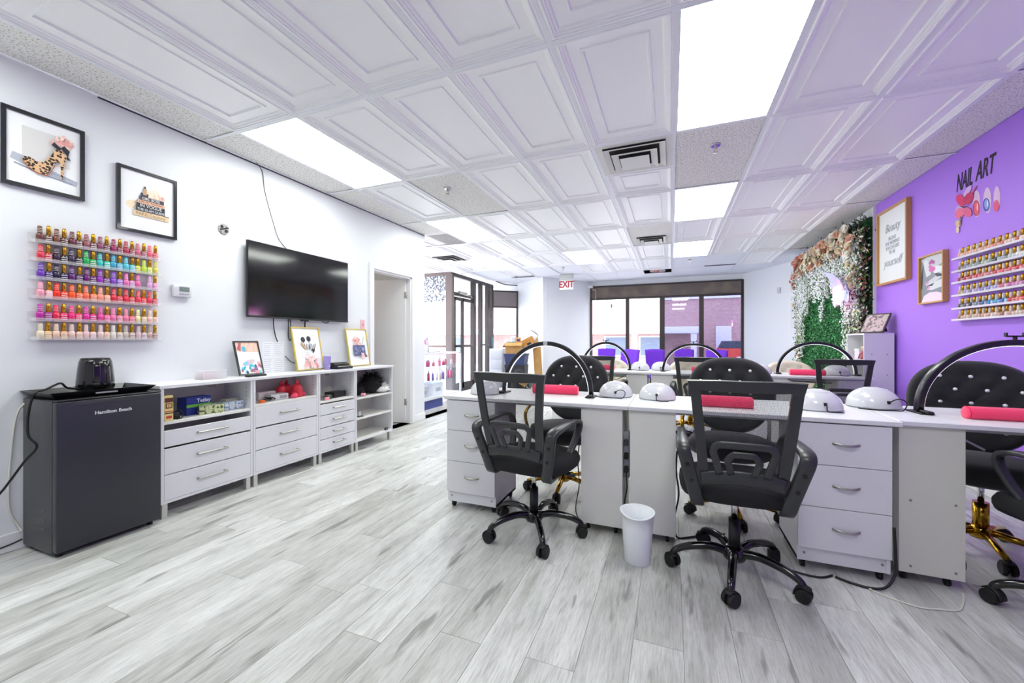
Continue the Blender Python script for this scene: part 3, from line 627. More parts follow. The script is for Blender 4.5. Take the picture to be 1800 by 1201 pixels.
obj('plate', MB().box(-.036, .036, -.007, 0, -.058, .058, bev=.003), M('pink_plate', '#eebfc6', .5), t); obj('toggle', MB().box(-.006, .006, -.018, -.006, -.012, .012, bev=.002), M('pink_toggle', '#d9959f', .5), t)
t = wl_thing('paper_notice', 'white printed sheets taped to the wall above the cabinets', 'paper', 481, 655)
a = wallL(462, 640); b = wallL(500, 640); wd = b.y-a.y; hh = wallL(481, 601).z-wallL(481, 655).z
PAPER = M('white_paper', '#f6f6fa', .7); GREYI = M('grey_ink', '#b4b7c4', .7)
for i in range(2):
    for j in range(2):
        x0 = -wd/2+i*wd/2; z0 = j*hh/2; s = obj('sheet', MB().box(x0+.001, x0+wd/2-.001, -.0015, -.0003, z0+.001, z0+hh/2-.001), PAPER, t); m = MB()
        for r in range(7): m.box(x0+.01, x0+wd/2-.01-random.random()*.03, -.0019, -.0015, z0+.015+r*.018, z0+.0175+r*.018)
        obj('print_lines', m, GREYI, s)
# ---- television
a = onX(435, 421, XL+.06); b = onX(612, 461, XL+.06); TVZ0, TVZ1 = 1.367, 2.027
tv = thing('television', 'wall mounted flat black television', 'television', (XL, (a.y+b.y)/2, (TVZ0+TVZ1)/2), RL); tw, th = (b.y-a.y), TVZ1-TVZ0
obj('cabinet', MB().box(-tw/2, tw/2, -.06, -.035, -th/2, th/2, bev=.004).box(-tw*.3, tw*.3, -.04, -.012, -th*.3, th*.3, bev=.01), BLACKP, tv)
obj('screen', MB().box(-tw/2+.006, tw/2-.006, -.0615, -.0595, -th/2+.016, th/2-.006), M('tv_screen', '#0a0a10', .09, spec=.6), tv)
obj('chin', MB().box(-tw/2+.002, tw/2-.002, -.0618, -.05, -th/2, -th/2+.014), GREYP, tv); obj('badge', MB().box(-.03, .05, -.06, -.04, -th/2-.012, -th/2), BLACKP, tv)
obj('mount', MB().box(-.2, .2, -.02, 0, -.15, .15), GREYP, tv)
def wcable(name, label, pts, r=.004, mat=CABLE, off=.01, cat='cable'):
    t = thing(name, label, cat); obj('cable_run', MB().tube(smooth_path([tuple(onX(px, py, XL+off)) for px, py in pts], 6), r, 6), mat, t); return t
wcable('antenna_cable', 'thin grey cable running from the television up to the ceiling', [(450, 285), (461, 302), (465, 333), (472, 362), (480, 390), (490, 420), (506, 440)], .003, M('grey_cable', '#55565c', .6), .006)
wcable('power_cable', 'black cable hanging straight below the left part of the television', [(481, 552), (481, 572), (484, 590), (488, 601)], .0045, off=.02)
wcable('looped_cable', 'black cable loop hanging below the television near its middle', [(507, 552), (507, 575), (507, 592), (510, 599), (513, 590), (511, 570), (509, 552)], .004, off=.02)
wcable('short_cable', 'short black cable from the television behind the tallest gold frame', [(537, 558), (536, 570), (536, 580)], .006, off=.02)
wcable('curved_cable', 'black cable bowing below the right part of the television', [(562, 556), (567, 565), (574, 568), (580, 563), (582, 556)], .004, off=.02)
wcable('loose_wire', 'short dark wire on the wall left of the tallest gold frame', [(501, 626), (509, 634), (516, 638), (524, 638)], .003, off=.006)

# ================================================================== CABINET RUN
CF = -3.075; CTOP = .872; CB = .095
LEGM = M('leg_metal', '#cfcfca', .35, .6)
UN = [('white three-drawer cabinet with open top shelf, beside the black fridge', 1.572, 2.192), ('white three-drawer cabinet with open top shelf, second from the fridge', 2.192, 2.826), ('narrow white four-drawer cabinet with open top shelf', 2.826, 3.30), ('white open shelving cabinet without drawers, beside the doorway', 3.30, 3.905)]
def cab(idx, shelfz, drawers, shelves=()):
    lab, y0, y1 = UN[idx]; W = y1-y0; D = CF-XL-.004
    t = thing('storage_cabinet', lab, 'cabinet', (XL+.004, y0, 0), RL, 'white cabinets along the left wall')
    # local: x along the wall, front at y=-D
    th = .018
    obj('side_panel', MB().box(.002, .002+th, -D, 0, CB, CTOP-.022, bev=.001), LAM, t); obj('side_panel', MB().box(W-.002-th, W-.002, -D, 0, CB, CTOP-.022, bev=.001), LAM, t)
    obj('bottom_panel', MB().box(th, W-th, -D, 0, CB, CB+th, bev=.001), LAM, t); obj('back_panel', MB().box(th, W-th, -.006, 0, CB, CTOP-.03), CREAM, t)
    for z in (shelfz,)+tuple(shelves): obj('shelf', MB().box(th+.002, W-th-.002, -D+.004, -.006, z-.02, z, bev=.001), LAMS, t)
    for x in (.03, W-.03):
        for y in (-D+.03, -.05): obj('leg', MB().box(x-.017, x+.017, y-.017, y+.017, 0.004, CB, bev=.002).box(x-.02, x+.02, y-.02, y+.02, 0, .006), LEGM, t)
    m = MB()
    for x in (th+.003, W-th-.003):
        for y in (-.05, -D+.05):
            for k in range(int((CTOP-.05-shelfz)/.032)): m.box(x-.0015, x+.0015, y-.003, y+.003, shelfz+.03+k*.032, shelfz+.036+k*.032)
    obj('peg_holes', m, M('peg_hole', '#6d6c66', .8), t)
    obj('bracket', MB().box(W*.78, W*.78+.05, -.012, -.006, CTOP-.075, CTOP-.04), STEEL, t)
    for (z0, z1, pull, hl) in drawers:
        d = obj('drawer', MB().box(th+.003, W-th-.003, -D-pull, -D-pull+.018, z0, z1, bev=.0015).box(th+.02, W-th-.02, -D-pull+.018, -.03, z0+.02, z0+.03), LAM, t)
        zc = (z0+z1)/2+.008; xc = W*.5
        obj('handle', MB().box(xc-hl/2, xc+hl/2, -D-pull-.034, -D-pull-.024, zc-.005, zc+.005, bev=.002).box(xc-hl/2+.004, xc-hl/2+.016, -D-pull-.026, -D-pull, zc-.006, zc+.006).box(xc+hl/2-.016, xc+hl/2-.004, -D-pull-.026, -D-pull, zc-.006, zc+.006), STEEL, d)
    return t
cab(0, .632, [(.465, .572, 0, .2), (.285, .452, 0, .2), (.115, .279, 0, .2)])
cab(1, .655, [(.470, .632, 0, .18), (.288, .459, 0, .18), (.115, .282, 0, .18)])
cab(2, .588, [(.455, .555, 0, .15), (.337, .448, 0, .15), (.225, .329, 0, .15), (.115, .219, 0, .15)])
cab(3, .560, [], (.345, .125))
wt = tag(obj('worktop', MB().box(XL+.002, CF+.006, 1.566, 3.92, CTOP-.022, CTOP, bev=.002), LAM), 'long white worktop lying across the cabinet row', 'worktop')
def on_top(y, x): return (x, y, CTOP)

# ================================================================== FRIDGE AND WHAT STANDS ON IT
FY0, FY1, FX0, FX1, FH = 1.078, 1.545, XL+.012, -3.035, .842
FRM = M('black_fridge_coat', '#34363c', .33, .25, bump=(500, .12)); FRS = M('fridge_side', '#4a4b4e', .35, .4, bump=(500, .12))
fr = thing('mini_fridge', 'black compact fridge standing against the left wall', 'fridge', (FX0, FY0, 0), RL); FW, FD = FY1-FY0, FX1-FX0
obj('cabinet_body', MB().box(0, FW, -FD+.03, 0, .022, FH, bev=.006), FRS, fr)
dr = obj('door', MB().box(0, FW, -FD-.022, -FD+.026, .035, FH-.006, bev=.008), FRM, fr)
obj('grip_strip', MB().prism([(.05, FH-.03), (.075, FH-.012), (FW-.075, FH-.012), (FW-.05, FH-.03)], -FD-.0235, -FD-.02), FRS, dr)
obj('top_trim', MB().box(.0, FW, -FD-.02, -FD+.1, FH-.004, FH+.004, bev=.002), BLACKP, fr)
text('lettering', 'Hamilton Beach', .026, M('silver_print', '#d8d8dc', .4), dr, (FW*.5, -FD-.0235, FH-.085), bold=.0006)
for x in (.03, FW-.03):
    for y in (-FD+.04, -.05): obj('foot', MB().cyl((x, y, 0), (x, y, .03), .014), RUBBER, fr)
m = MB()
for z in (.14, .19, .24): m.box(-.0012, .001, -.25, -.13, z, z+.012)
obj('side_mark', m, M('fridge_emboss', '#5a5b5f', .4, .4), fr)
# tray: rectangular with sloping rim
tr = thing('serving_tray', 'black serving tray with cut-out handle on top of the fridge', 'tray', (FX0+FD*.47, (FY0+FY1)/2-.01, FH+.004), RL)
def frustum_tray(w, d, h, sp, th):
    a = [(-w/2, -d/2), (w/2, -d/2), (w/2, d/2), (-w/2, d/2)]; m = MB(); o = lambda k, z: [(x+math.copysign(k, x), y+math.copysign(k, y), z) for x, y in a]
    vs = o(0, 0)+o(sp, h)+o(sp-th, h)+o(-th, th); fs = [(0, 1, 2, 3), (12, 13, 14, 15)]
    for r in range(3): fs += [(4*r+i, 4*r+(i+1) % 4, 4*r+4+(i+1) % 4, 4*r+4+i) for i in range(4)]
    return m.add(vs, fs)
obj('tray_shell', frustum_tray(.40, .28, .038, .035, .006), M('black_tray', '#101114', .3), tr)
obj('handle_slot', MB().box(-.05, .05, -.162, -.157, .014, .026, bev=.004, rot=(-.75*0, 0, 0)), M('slot_light', '#c8c8c8', .5), tr)
# kettle
kt = thing('electric_kettle', 'glossy black electric kettle on the serving tray', 'kettle', (FX0+FD*.5, FY0+.235, FH+.012), RL-.35); kt.scale = (1, 1, 1.13)
obj('base_plate', MB().lathe([(0, 0), (.088, 0), (.09, .012), (.082, .018), (0, .018)], 24), BLACKP, kt)
obj('kettle_body', MB().lathe([(.078, .018), (.084, .03), (.083, .06), (.076, .13), (.071, .165), (.066, .176), (0, .178)], 28), BLACKG, kt)
obj('lid', MB().lathe([(.066, .176), (.06, .183), (0, .185)], 24), BLACKP, kt)
hd = obj('handle', MB().sweep(smooth_path([(0, -.068, .165), (0, -.10, .16), (0, -.112, .13), (0, -.11, .07), (0, -.098, .05), (0, -.078, .05)], 5), rrect(.03, .016, .006), up=(1, 0, 0)), BLACKG, kt)
obj('switch', MB().box(-.014, .014, -.124, -.108, .045, .058, bev=.003), GREYP, kt)
obj('spout', MB().add([(-.02, .066, .176), (.02, .066, .176), (0, .092, .172), (0, .068, .13)], [(0, 1, 2), (0, 2, 3), (1, 3, 2), (0, 3, 1)]), BLACKG, kt)
# cables at the fridge
def fcable(name, label, pts, r, mat): t = thing(name, label, 'cable'); obj('cable_run', MB().tube(smooth_path(pts, 6), r, 7), mat, t)
z_ = FH+.055
fcable('kettle_cable', 'black kettle cord looping off the tray and down the fridge side', [(FX0+.2, FY0+.17, z_-.015), (FX0+.22, FY0+.10, z_+.0), (FX0+.23, FY0+.07, z_+.03), (FX0+.2, FY0+.055, z_+.02), (FX0+.2, FY0+.02, z_), (FX0+.22, FY0-.03, z_-.02), (FX0+.2, FY0-.045, .76), (FX0+.22, FY0-.05, .66), (FX0+.25, FY0-.03, .60), (FX0+.2, FY0-.06, .52), (FX0+.12, FY0-.12, .36), (FX0+.05, FY0-.16, .30)], .0055, CABLE)
fcable('fridge_cable', 'black power cord running left from the foot of the fridge', [(FX0+.03, FY0-.01, .06), (XL+.03, FY0-.06, .045), (XL+.03, FY0-.2, .03), (XL+.03, FY0-.5, .02)], .0045, CABLE)
fcable('wall_cable', 'beige cable hanging down the wall behind the fridge', [(XL+.05, FY0+.03, FH-.0), (XL+.012, FY0-.02, .76), (XL+.01, FY0-.045, .5), (XL+.01, FY0-.05, .25), (XL+.012, FY0-.02, .14), (XL+.03, FY0-.008, .10)], .005, WCABLE)

# ================================================================== ON THE WORKTOP
def leaning(label, pxl, pxr, py_top, py_bot, fmat, fw, shapes, xb=.115, sheet='#f4f4f6', sheetmat=None):
    a = onX(pxl, py_bot, XL+xb); b = onX(pxr, py_bot, XL+xb); w_ = b.y-a.y
    zt = onX((pxl+pxr)/2, py_top, XL+.04).z; h_ = (zt-CTOP)*1.02; tilt = -math.asin(min(.45, (xb-.02)/h_))*.9
    return picture('framed_print', label, 'picture', (XL+xb, (a.y+b.y)/2, CTOP+.004), RL, w_, h_, fmat, fw, .018, shapes, sheet, tilt, group='framed prints standing on the worktop', sheetmat=sheetmat)
FGOLD = M('pale_gold_frame', '#cdb65e', .3, .7)
art1 = [('#f2c9b8', rc(0, 1, .68, 1)), ('#e0a48e', line([(.45, .7), (.65, 1)], .02)), ('#e0a48e', line([(.75, .7), (.95, 1)], .02)), ('#c0606a', [(.05, .78), (.18, .98), (.28, .98), (.2, .7)]), ('#55b9d0', ell(.35, .78, .1, .09)), ('#f7f7f8', [(0, .72), (1, .62), (1, .0), (0, .0)]), ('#d9c4d2', ell(.45, .35, .3, .08, 12, .2))]
for k in range(22): art1.append((rg.choice(['#5cc6d8', '#3fb3c8', '#f0a8b0', '#b06a80', '#8a6a9a', '#7fd4df', '#46505e']), ell(rg.uniform(.1, .98), rg.uniform(.03, .36), rg.uniform(.04, .11), rg.uniform(.03, .06), 9, rg.uniform(0, 3))))
leaning('black framed photo of turquoise beauty tools standing on the worktop', 420, 463, 600, 660, FBLK, .009, art1)
art2 = []
for (bx, bz, tx, tz) in ((.42, .62, .36, .72), (.55, .6, .58, .74)): art2 += [('#2d2a33', ell(tx, tz, .085, .07)), ('#3b3540', line([(tx, tz-.04), (bx+.02, .5)], .02))]
art2 += [('#d2a884', line([(.28, .64), (.42, .5)], .07)), ('#26242a', line([(.28, .66), (.25, .6), (.40, .46)], .015))]
for k in range(5): art2.append(('#2b2b33', line([(.46+.07*k, .46), (.48+.085*k, .62-.02*(k % 2))], .026)))
for k in range(9): art2.append((rg.choice(['#2b2b33', '#55525e']), ell(rg.uniform(.5, .8), rg.uniform(.42, .48), .04, .02, 8, rg.uniform(0, 3))))
art2 += [('#c9c9d2', line([(.24, .46), (.25, .26)], .012)), ('#b9bac6', rc(.38, .52, .40, .408)), ('#b9bac6', rc(.36, .56, .36, .368))]+blossom(.52, .13, .27, rg, n=46, cols=('#f5b7b2', '#f8d3cb', '#ef9d9d', '#fbe3dc'))
leaning('tall pale gold framed print of makeup brushes over pink roses', 521, 569, 577, 651, FGOLD, .010, [s for s in art2 if all(-.02 < x < 1.02 and -.02 < z < 1.02 for x, z in s[1])], .12)
art3 = [s for s in blossom(.45, .66, .2, rg, n=40, cols=('#f5b7b2', '#f8d3cb', '#ee9590', '#fbe3dc'))]+[('#7f9a6a', line([(.72, .6), (.8, .8)], .02)), ('#565a86', rc(.22, .82, .26, .56)), ('#7a7fa8', rc(.26, .42, .3, .5)), ('#44486e', rc(.5, .6, .3, .5)), ('#9aa0c4', ell(.7, .44, .08, .06)), ('#f0c4bd', rc(.58, .74, .18, .34)), ('#5a5470', rc(.76, .88, .22, .28))]
for k in range(14): art3.append((rg.choice(['#8a90ba', '#3c4066', '#6a70a0']), ell(rg.uniform(.27, .77), rg.uniform(.3, .52), .04, .02, 8, rg.uniform(0, 3))))
leaning('gold framed print of pink roses over a dark blue box, beside the doorway', 614, 650, 580, 642, FGOLD, .010, art3, .10)
p = onX(575, 649, XL+.17)
t = thing('tumbler', 'lavender tumbler between the two gold frames', 'cup', (XL+.17, p.y, CTOP)); LAV = M('lavender_plastic', '#a99ae0', .4)
obj('cup_body', MB().lathe([(0, 0), (.028, 0), (.037, .13), (.038, .138), (.033, .138)], 20), LAV, t); obj('lid', MB().lathe([(.038, .132), (.039, .140), (.02, .143), (0, .143)], 20), M('lavender_lid', '#b9aeea', .4), t)
obj('print_mark', MB().box(.0315, .0335, -.006, .006, .03, .045), IW, t)
p = onX(600, 648, XL+.2); t = thing('desk_organizer', 'black compartment organizer behind the worktop edge beside the lavender tumbler', 'organizer', (XL+.2, p.y, CTOP), RL)
DKP = M('dark_clear_plastic', '#26272a', .15, coat=.3)
obj('tray_body', MB().box(-.10, .10, -.06, .06, 0, .03, bev=.003).box(-.10, .10, -.01, .06, .03, .055, bev=.003), DKP, t)
for i in range(5):
    for j in range(2): obj('compartment', MB().box(-.09+.037*i, -.06+.037*i, .002+.03*j, .026+.03*j, .055, .066), M('organizer_rim', '#4b4c46', .3), t)
    obj('front_compartment', MB().box(-.088+.037*i, -.062+.037*i, -.05, -.015, .03, .036), M('organizer_rim', '#4b4c46', .3), t)
p = onX(450, 661, XL+.24); t = thing('remote_control', 'black remote control lying in front of the black framed photo', 'remote', (XL+.24, p.y, CTOP), RL+.1)
obj('remote_body', MB().box(-.085, .085, -.02, .02, 0, .016, bev=.005), BLACKP, t); m = MB()
for i in range(8):
    for j in range(2): m.box(-.07+.018*i, -.06+.018*i, -.012+.014*j, -.004+.014*j, .016, .018)
obj('buttons', m, M('remote_buttons', '#55565c', .6), t)
p = onX(371, 665, XL+.12); t = thing('plastic_box', 'small clear plastic box with pink contents on the worktop above the cabinet beside the fridge', 'box', (XL+.12, p.y, CTOP), RL)
CLR = M('milky_clear_plastic', '#f2f2f6', .1, alpha=.35)
obj('box_shell', MB().box(-.085, .085, -.05, -.048, 0, .06).box(-.085, .085, .048, .05, 0, .06).box(-.085, -.083, -.05, .05, 0, .06).box(.083, .085, -.05, .05, 0, .06).box(-.085, .085, -.05, .05, 0, .003), CLR, t); obj('lid', MB().box(-.088, .088, -.053, .053, .06, .068, bev=.002), CLR, t)
obj('pink_items', MB().box(-.075, -.02, -.04, .035, .003, .045, bev=.006).box(-.01, .03, -.03, .03, .003, .03, bev=.005), M('pale_pink_sponge', '#f0b4c2', .8), t)

# ================================================================== INSIDE THE CABINETS
def carton(name, label, y, x, z, w, d, h, mat, rz=0, parts=(), cat='box', group=None):
    t = thing(name, label, cat, (x, y, z), RL+rz, group); obj('carton', MB().box(-w/2, w/2, -d/2, d/2, 0, h, bev=.002), mat, t)
    for (nm, b, mt) in parts: obj(nm, MB().box(b[0], b[1], -d/2-.0012, -d/2-.0002, b[2], b[3]), mt, t)
    return t
s1 = .632; fx = CF-.06
ybox = onX(293, 720, fx+.03).y
t = carton('food_carton', 'tall yellow food carton with brown top at the fridge end of the shelf', ybox, fx+.03, s1, .05, .05, .17, M('carton_yellow', '#e8d28a', .6), 0, [('top_band', (-.024, .024, .125, .155), M('carton_brown', '#5a2a1a', .6)), ('picture_oval', (-.02, .02, .085, .12), M('carton_dark', '#7a4a28', .6)), ('red_band', (-.024, .024, .062, .068), M('carton_red', '#c83a2a', .6)), ('dark_band', (-.024, .024, .05, .056), M('carton_black', '#2a2622', .6)), ('red_oval', (-.016, .016, .02, .036), M('carton_red', '#c83a2a', .6))])
for k_ in range(3): obj('stripe', MB().box(-.011+.009*k_, -.006+.009*k_, -.0268, -.0262, .092, .114), M('carton_yellow', '#e8d28a', .6), t)
y_ = onX(308, 735, fx).y; t = thing('power_adapter', 'black plug adapter beside the yellow carton', 'adapter', (fx+.0, y_, s1), RL); obj('adapter_body', MB().box(-.022, .022, -.02, .02, 0, .05, bev=.008), BLACKP, t); obj('cord', MB().tube(smooth_path([(.0, 0, .05), (.02, -.01, .06), (.035, -.02, .03), (.02, -.03, .004), (-.01, -.035, .004)], 5), .0035, 6), CABLE, t)
BLU = M('carton_blue', '#1d2f8a', .45); GRN = M('carton_green', '#6dbb3a', .5)
y_ = onX(342, 722, fx-.1).y
t = carton('tea_carton', 'blue and green tea carton lying on the shelf of the cabinet beside the fridge', y_, fx-.10, s1, .17, .10, .125, BLU, .05, [('green_band', (-.085, .085, .055, .075), GRN), ('picture', (0, .06, .012, .045), M('carton_cream', '#d8c49a', .6))])
text('lettering', 'Tetley', .038, M('ink_pale', '#e8ecf8', .5), t, (.03, -.0525, .098), bold=.0008)
def tissue(label, px, z, rz, c1, c2, dx=0):
    y = onX(px, 725, fx-.06+dx).y; mt = M('tissue_'+c1, c1, .6, var=(60, c2, .52, .58)); t = thing('tissue_box', label, 'box', (fx-.06+dx, y, z), RL+rz)
    obj('carton', MB().box(-.075, .075, -.05, .05, 0, .062, bev=.003), mt, t); obj('opening', MB().prism(ell(0, 0, .04, .0, 4), 0, .001) if False else MB().box(-.04, .04, -.014, .014, .0615, .063), M('tissue_slot', '#f4f4f4', .8), t)
tissue('green leaf patterned tissue box in front of the tea carton', 369, s1, -.3, '#d3dca8', '#4e5a2c', .03); tissue('blue floral tissue box at the right of the shelf beside the tea carton', 404, s1, .05, '#dfe6ee', '#7ba0c8', .0)
y_ = onX(395, 700, fx-.14).y; t = carton('flat_packet', 'flat grey packet resting on the tissue boxes', y_, fx-.08, s1+.063, .12, .06, .016, M('silver_pack', '#b8b6a8', .4), .2)
# second cabinet
s2 = .655; y2 = lambda px: onX(px, 690, fx).y
t = thing('cable_bundle', 'tangled black cable with a plug in the second cabinet', 'cable', (fx, y2(468), s2)); pts = [(random.uniform(-.05, .05), random.uniform(-.05, .06), .006+random.uniform(0, .03)) for _ in range(9)]; obj('cable_run', MB().tube(smooth_path(pts, 6), .004, 6), CABLE, t); obj('plug', MB().box(-.015, .015, -.05, -.02, 0, .022, bev=.004), RUBBER, t)
t = carton('orange_block', 'small orange block at the front of the second cabinet shelf', y2(456), fx+.03, s2, .04, .03, .022, M('orange_plastic', '#f06a2a', .5))
t = carton('white_carton', 'white product box with printed label in the second cabinet', y2(494), fx-.05, s2, .15, .09, .05, M('carton_white', '#e9e8e6', .5), -.15, [('printed_label', (.0, .06, .012, .038), M('label_grey', '#b8b4b4', .7))])
t = carton('white_carton', 'white lidded box behind the printed product box in the second cabinet', y2(488), fx-.16, s2, .16, .07, .065, M('carton_white2', '#e6dcda', .5))
REDP = M('red_bottle_plastic', '#e83448', .3); PKP = M('pink_bowl_plastic', '#f04a74', .35)
def redbottle(label, px, dx, s):
    t = thing('red_bottle', label, 'bottle', (fx+dx, y2(px), s2), 0, 'red bottles in the second cabinet'); obj('bottle_body', MB().lathe([(0, 0), (.038*s, 0), (.04*s, .01), (.04*s, .075*s), (.03*s, .092*s), (.012*s, .1*s)], 18), REDP, t); obj('cap', MB().lathe([(.014*s, .1*s), (.014*s, .115*s), (.006*s, .135*s), (0, .136*s)], 12), REDP, t)
redbottle('red squeeze bottle at the front in the second cabinet, tallest of three', 526, -.03, 1.15); redbottle('red squeeze bottle behind, left of the three in the second cabinet', 513, -.13, 1.1); redbottle('red squeeze bottle at the back, between the other two', 527, -.17, 1.1)
for lab, px in (('round pink pot in front of the red bottles', 514), ('round pink pot at the right of the red bottles', 535)):
    t = thing('pink_pot', lab, 'pot', (fx+.02 if px < 520 else fx-.03, y2(px), s2)); obj('pot_body', MB().lathe([(0, 0), (.022, .0), (.032, .015), (.03, .03), (.022, .036)], 16), PKP, t); obj('lid', MB().lathe([(.022, .036), (.018, .045), (.006, .048), (0, .052)], 16), REDP, t)
# third cabinet
s3 = .588; y3 = lambda px: onX(px, 695, fx).y
carton('black_case', 'flat black case lying in the narrow cabinet', y3(600), fx-.08, s3, .17, .12, .055, BLACKP, .05)
t = thing('nail_drill', 'black and silver handheld device on the narrow cabinet shelf', 'device', (fx, y3(577), s3), RL+.4); obj('device_body', MB().box(-.05, .05, -.025, .025, 0, .04, bev=.01), GREYP, t); obj('device_panel', MB().box(-.03, .03, -.018, .018, .04, .044), STEEL, t); obj('nozzle', MB().cyl((.05, 0, .02), (.09, 0, .03), .01), CHROME, t)
carton('pink_packet', 'small pink packet at the front of the narrow cabinet shelf', y3(570), fx+.035, s3, .05, .02, .03, M('pink_packet', '#f2a0b0', .6))
# fourth cabinet: feathers and bits
s4 = .560; y4 = lambda px: onX(px, 685, fx).y
FEAK = M('black_feathers', '#0d0d10', .9); FEAW = M('white_feathers', '#f2f0ee', .8)
def feather(label, y, x, z, rx, rz_, n, mat, up=0):
    t = thing('feather_plume', label, 'feathers', (x, y, z)); obj('quill_pad', MB().ball((0, 0, rz_*.45), rx*.65, rx*.85, rz_*.42), mat, t); m = MB(); r = random.Random(n)
    for k in range(n):
        th_ = r.uniform(0, 2*PI); ph = r.uniform(-.1, 1.3); d = Vector((math.cos(th_)*math.cos(ph)*.7, math.sin(th_)*math.cos(ph), math.sin(ph)*.9)); c = Vector((0, 0, rz_*.45)); L = rx*r.uniform(.85, 1.25)
        a_ = c+d*L*.45; b_ = c+d*L+Vector((0, 0, -.01)); s_ = d.cross(Vector((r.uniform(-1, 1), r.uniform(-1, 1), r.uniform(-1, 1)))).normalized()*.005; mid = (a_+b_)/2
        m.add([a_, mid+s_, b_, mid-s_], [(0, 1, 2, 3)])
    m.v = [(x, y, max(z, .002)) for x, y, z in m.v]; f = obj('barbs', m, mat, t); f['kind'] = 'stuff'
feather('black feather bundle on the top shelf of the open cabinet', y4(662), fx-.08, s4, .165, .22, 700, FEAK); feather('black fluffy pad left of the feather bundle in the open cabinet', y4(636), fx-.06, s4, .10, .13, 220, FEAK); feather('white feather tuft in front of the black feathers', y4(672), fx+.0, s4, .10, .09, 240, FEAW)
t = thing('pink_puff', 'small pink puff at the left end of the open cabinet top shelf', 'powder puff', (fx+.03, y4(633), s4)); m = MB()
for k in range(6): m.ball((random.uniform(-.02, .02), random.uniform(-.02, .02), .016+random.uniform(0, .01)), .014, n=8, m=6)
obj('puff', m, M('pink_puff', '#f3a8b8', .9), t)
t = thing('small_gadget', 'small white and grey gadget on the middle shelf of the open cabinet', 'gadget', (fx+.03, onX(633, 725, fx+.03).y, .345), RL); obj('stand', MB().box(-.03, .035, -.02, .02, 0, .012, bev=.003), GREYP, t); obj('head', MB().box(-.02, .0, -.012, .012, .012, .06, bev=.004), GLOSSW, t)
t = thing('black_box', 'little black box on the lowest shelf of the open cabinet', 'box', (fx+.05, onX(679, 753, fx+.05).y, .125), RL); obj('carton', MB().box(-.022, .022, -.012, .012, 0, .026, bev=.002), BLACKP, t); obj('label_mark', MB().box(-.012, .008, -.0128, -.012, .008, .016), GREYI, t)

# ================================================================== MANICURE DESKS
DW, DD, DH = 1.243, .58, .782
def caster_small(mb, x, y, z=.046): mb.box(x-.012, x+.012, y-.012, y+.012, z-.012, z).cyl((x-.009, y+.004, .0195), (x+.009, y+.004, .0195), .0195, n=12); return mb
def bow_handle(x, y, z, w=.11):
    pts = [(x-w/2, y, z+.002), (x-w/2+.012, y-.012, z+.001), (x-w*.2, y-.02, z-.002), (x, y-.021, z-.003), (x+w*.2, y-.02, z-.002), (x+w/2-.012, y-.012, z+.001), (x+w/2, y, z+.002)]
    return MB().sweep(smooth_path(pts, 3), rrect(.013, .006, .002, 1), up=(0, 0, 1))
HANDLE = bow_handle(0, 0, 0)
def make_desk(loc, rotz, side, label, screws=False, legmat=None, cab_to=None):
    """side -1: drawers at the left, leg cabinet right; +1 the other way round"""
    t = thing('manicure_desk', label, 'desk', loc, rotz, 'manicure desks')
    obj('tabletop', MB().box(0, DW, 0, DD, DH-.024, DH, bev=.003), LAM, t)
    c0, c1 = (.022, .387) if side < 0 else (DW-.412, DW-.037)
    l0, l1 = (.962, 1.208) if side < 0 else (.006, .255)
    y0, y1 = .028, .40
    obj('drawer_cabinet', MB().box(c0, c0+.016, y0, y1, .046, DH-.024).box(c1-.016, c1, y0, y1, .046, DH-.024).box(c0, c1, y1-.012, y1, .046, DH-.024).box(c0, c1, y0+.004, y1, .046, .062).box(c0+.016, c1-.016, y0+.002, y0+.016, .046, .118), LAM, t)
    for (z0, z1) in ((.120, .330), (.333, .543), (.546, .752)):
        d = obj('drawer', MB().box(c0, c1, y0-.018, y0-.001, z0, z1, bev=.0015).box(c0+.02, c1-.02, y0, y1-.03, z0+.015, z0+.02), LAM, t)
        h = obj('handle', HANDLE, STEEL, d, ((c0+c1)/2+.01, y0-.018, (z0+z1)/2+.005))
    lm = legmat or LAMS
    obj('leg_cabinet', MB().box(l0, l1, y0-.006, y0+.01, .052, DH-.024, bev=.001).box(l0, l0+.015, y0+.01, .42, .052, DH-.024).box(l1-.015, l1, y0+.01, .42, .052, DH-.024).box(l0, l1, .41, .42, .052, DH-.024).box(l0, l1, y0+.01, .42, .052, .066), lm, t)
    for (x, y) in ((c0+.03, y0+.03), (c1-.03, y0+.03), (c0+.03, y1-.04), (c1-.03, y1-.04)): obj('caster', caster_small(MB(), x, y), RUBBER, t)
    for (x, y) in ((l0+.035, y0+.04), (l1-.045, y0+.04), (l0+.035, .36), (l1-.045, .36)): obj('caster', caster_small(MB(), x, y, .053), RUBBER, t)
    q = [(c0+.03, .085), (c1-.03, .085)]
    for (x, z) in q: obj('screw', MB().cyl((x, y0+.003, z), (x, y0-.0005, z), .006, n=10), M('screw_grey', '#8d8c88', .5), t)
    if screws:
        for (x, z) in ((l0+.045, .40), (l1-.035, .40), (l0+.045, .085), (l1-.035, .085)): obj('screw', MB().cyl((x, y0-.004, z), (x, y0-.0075, z), .006, n=10), M('screw_grey', '#8d8c88', .5), t)
    obj('modesty_bar', MB().box(c1 if side < 0 else l1, l0 if side < 0 else c0, .40, .415, DH-.10, DH-.024), LAM, t)
    return t
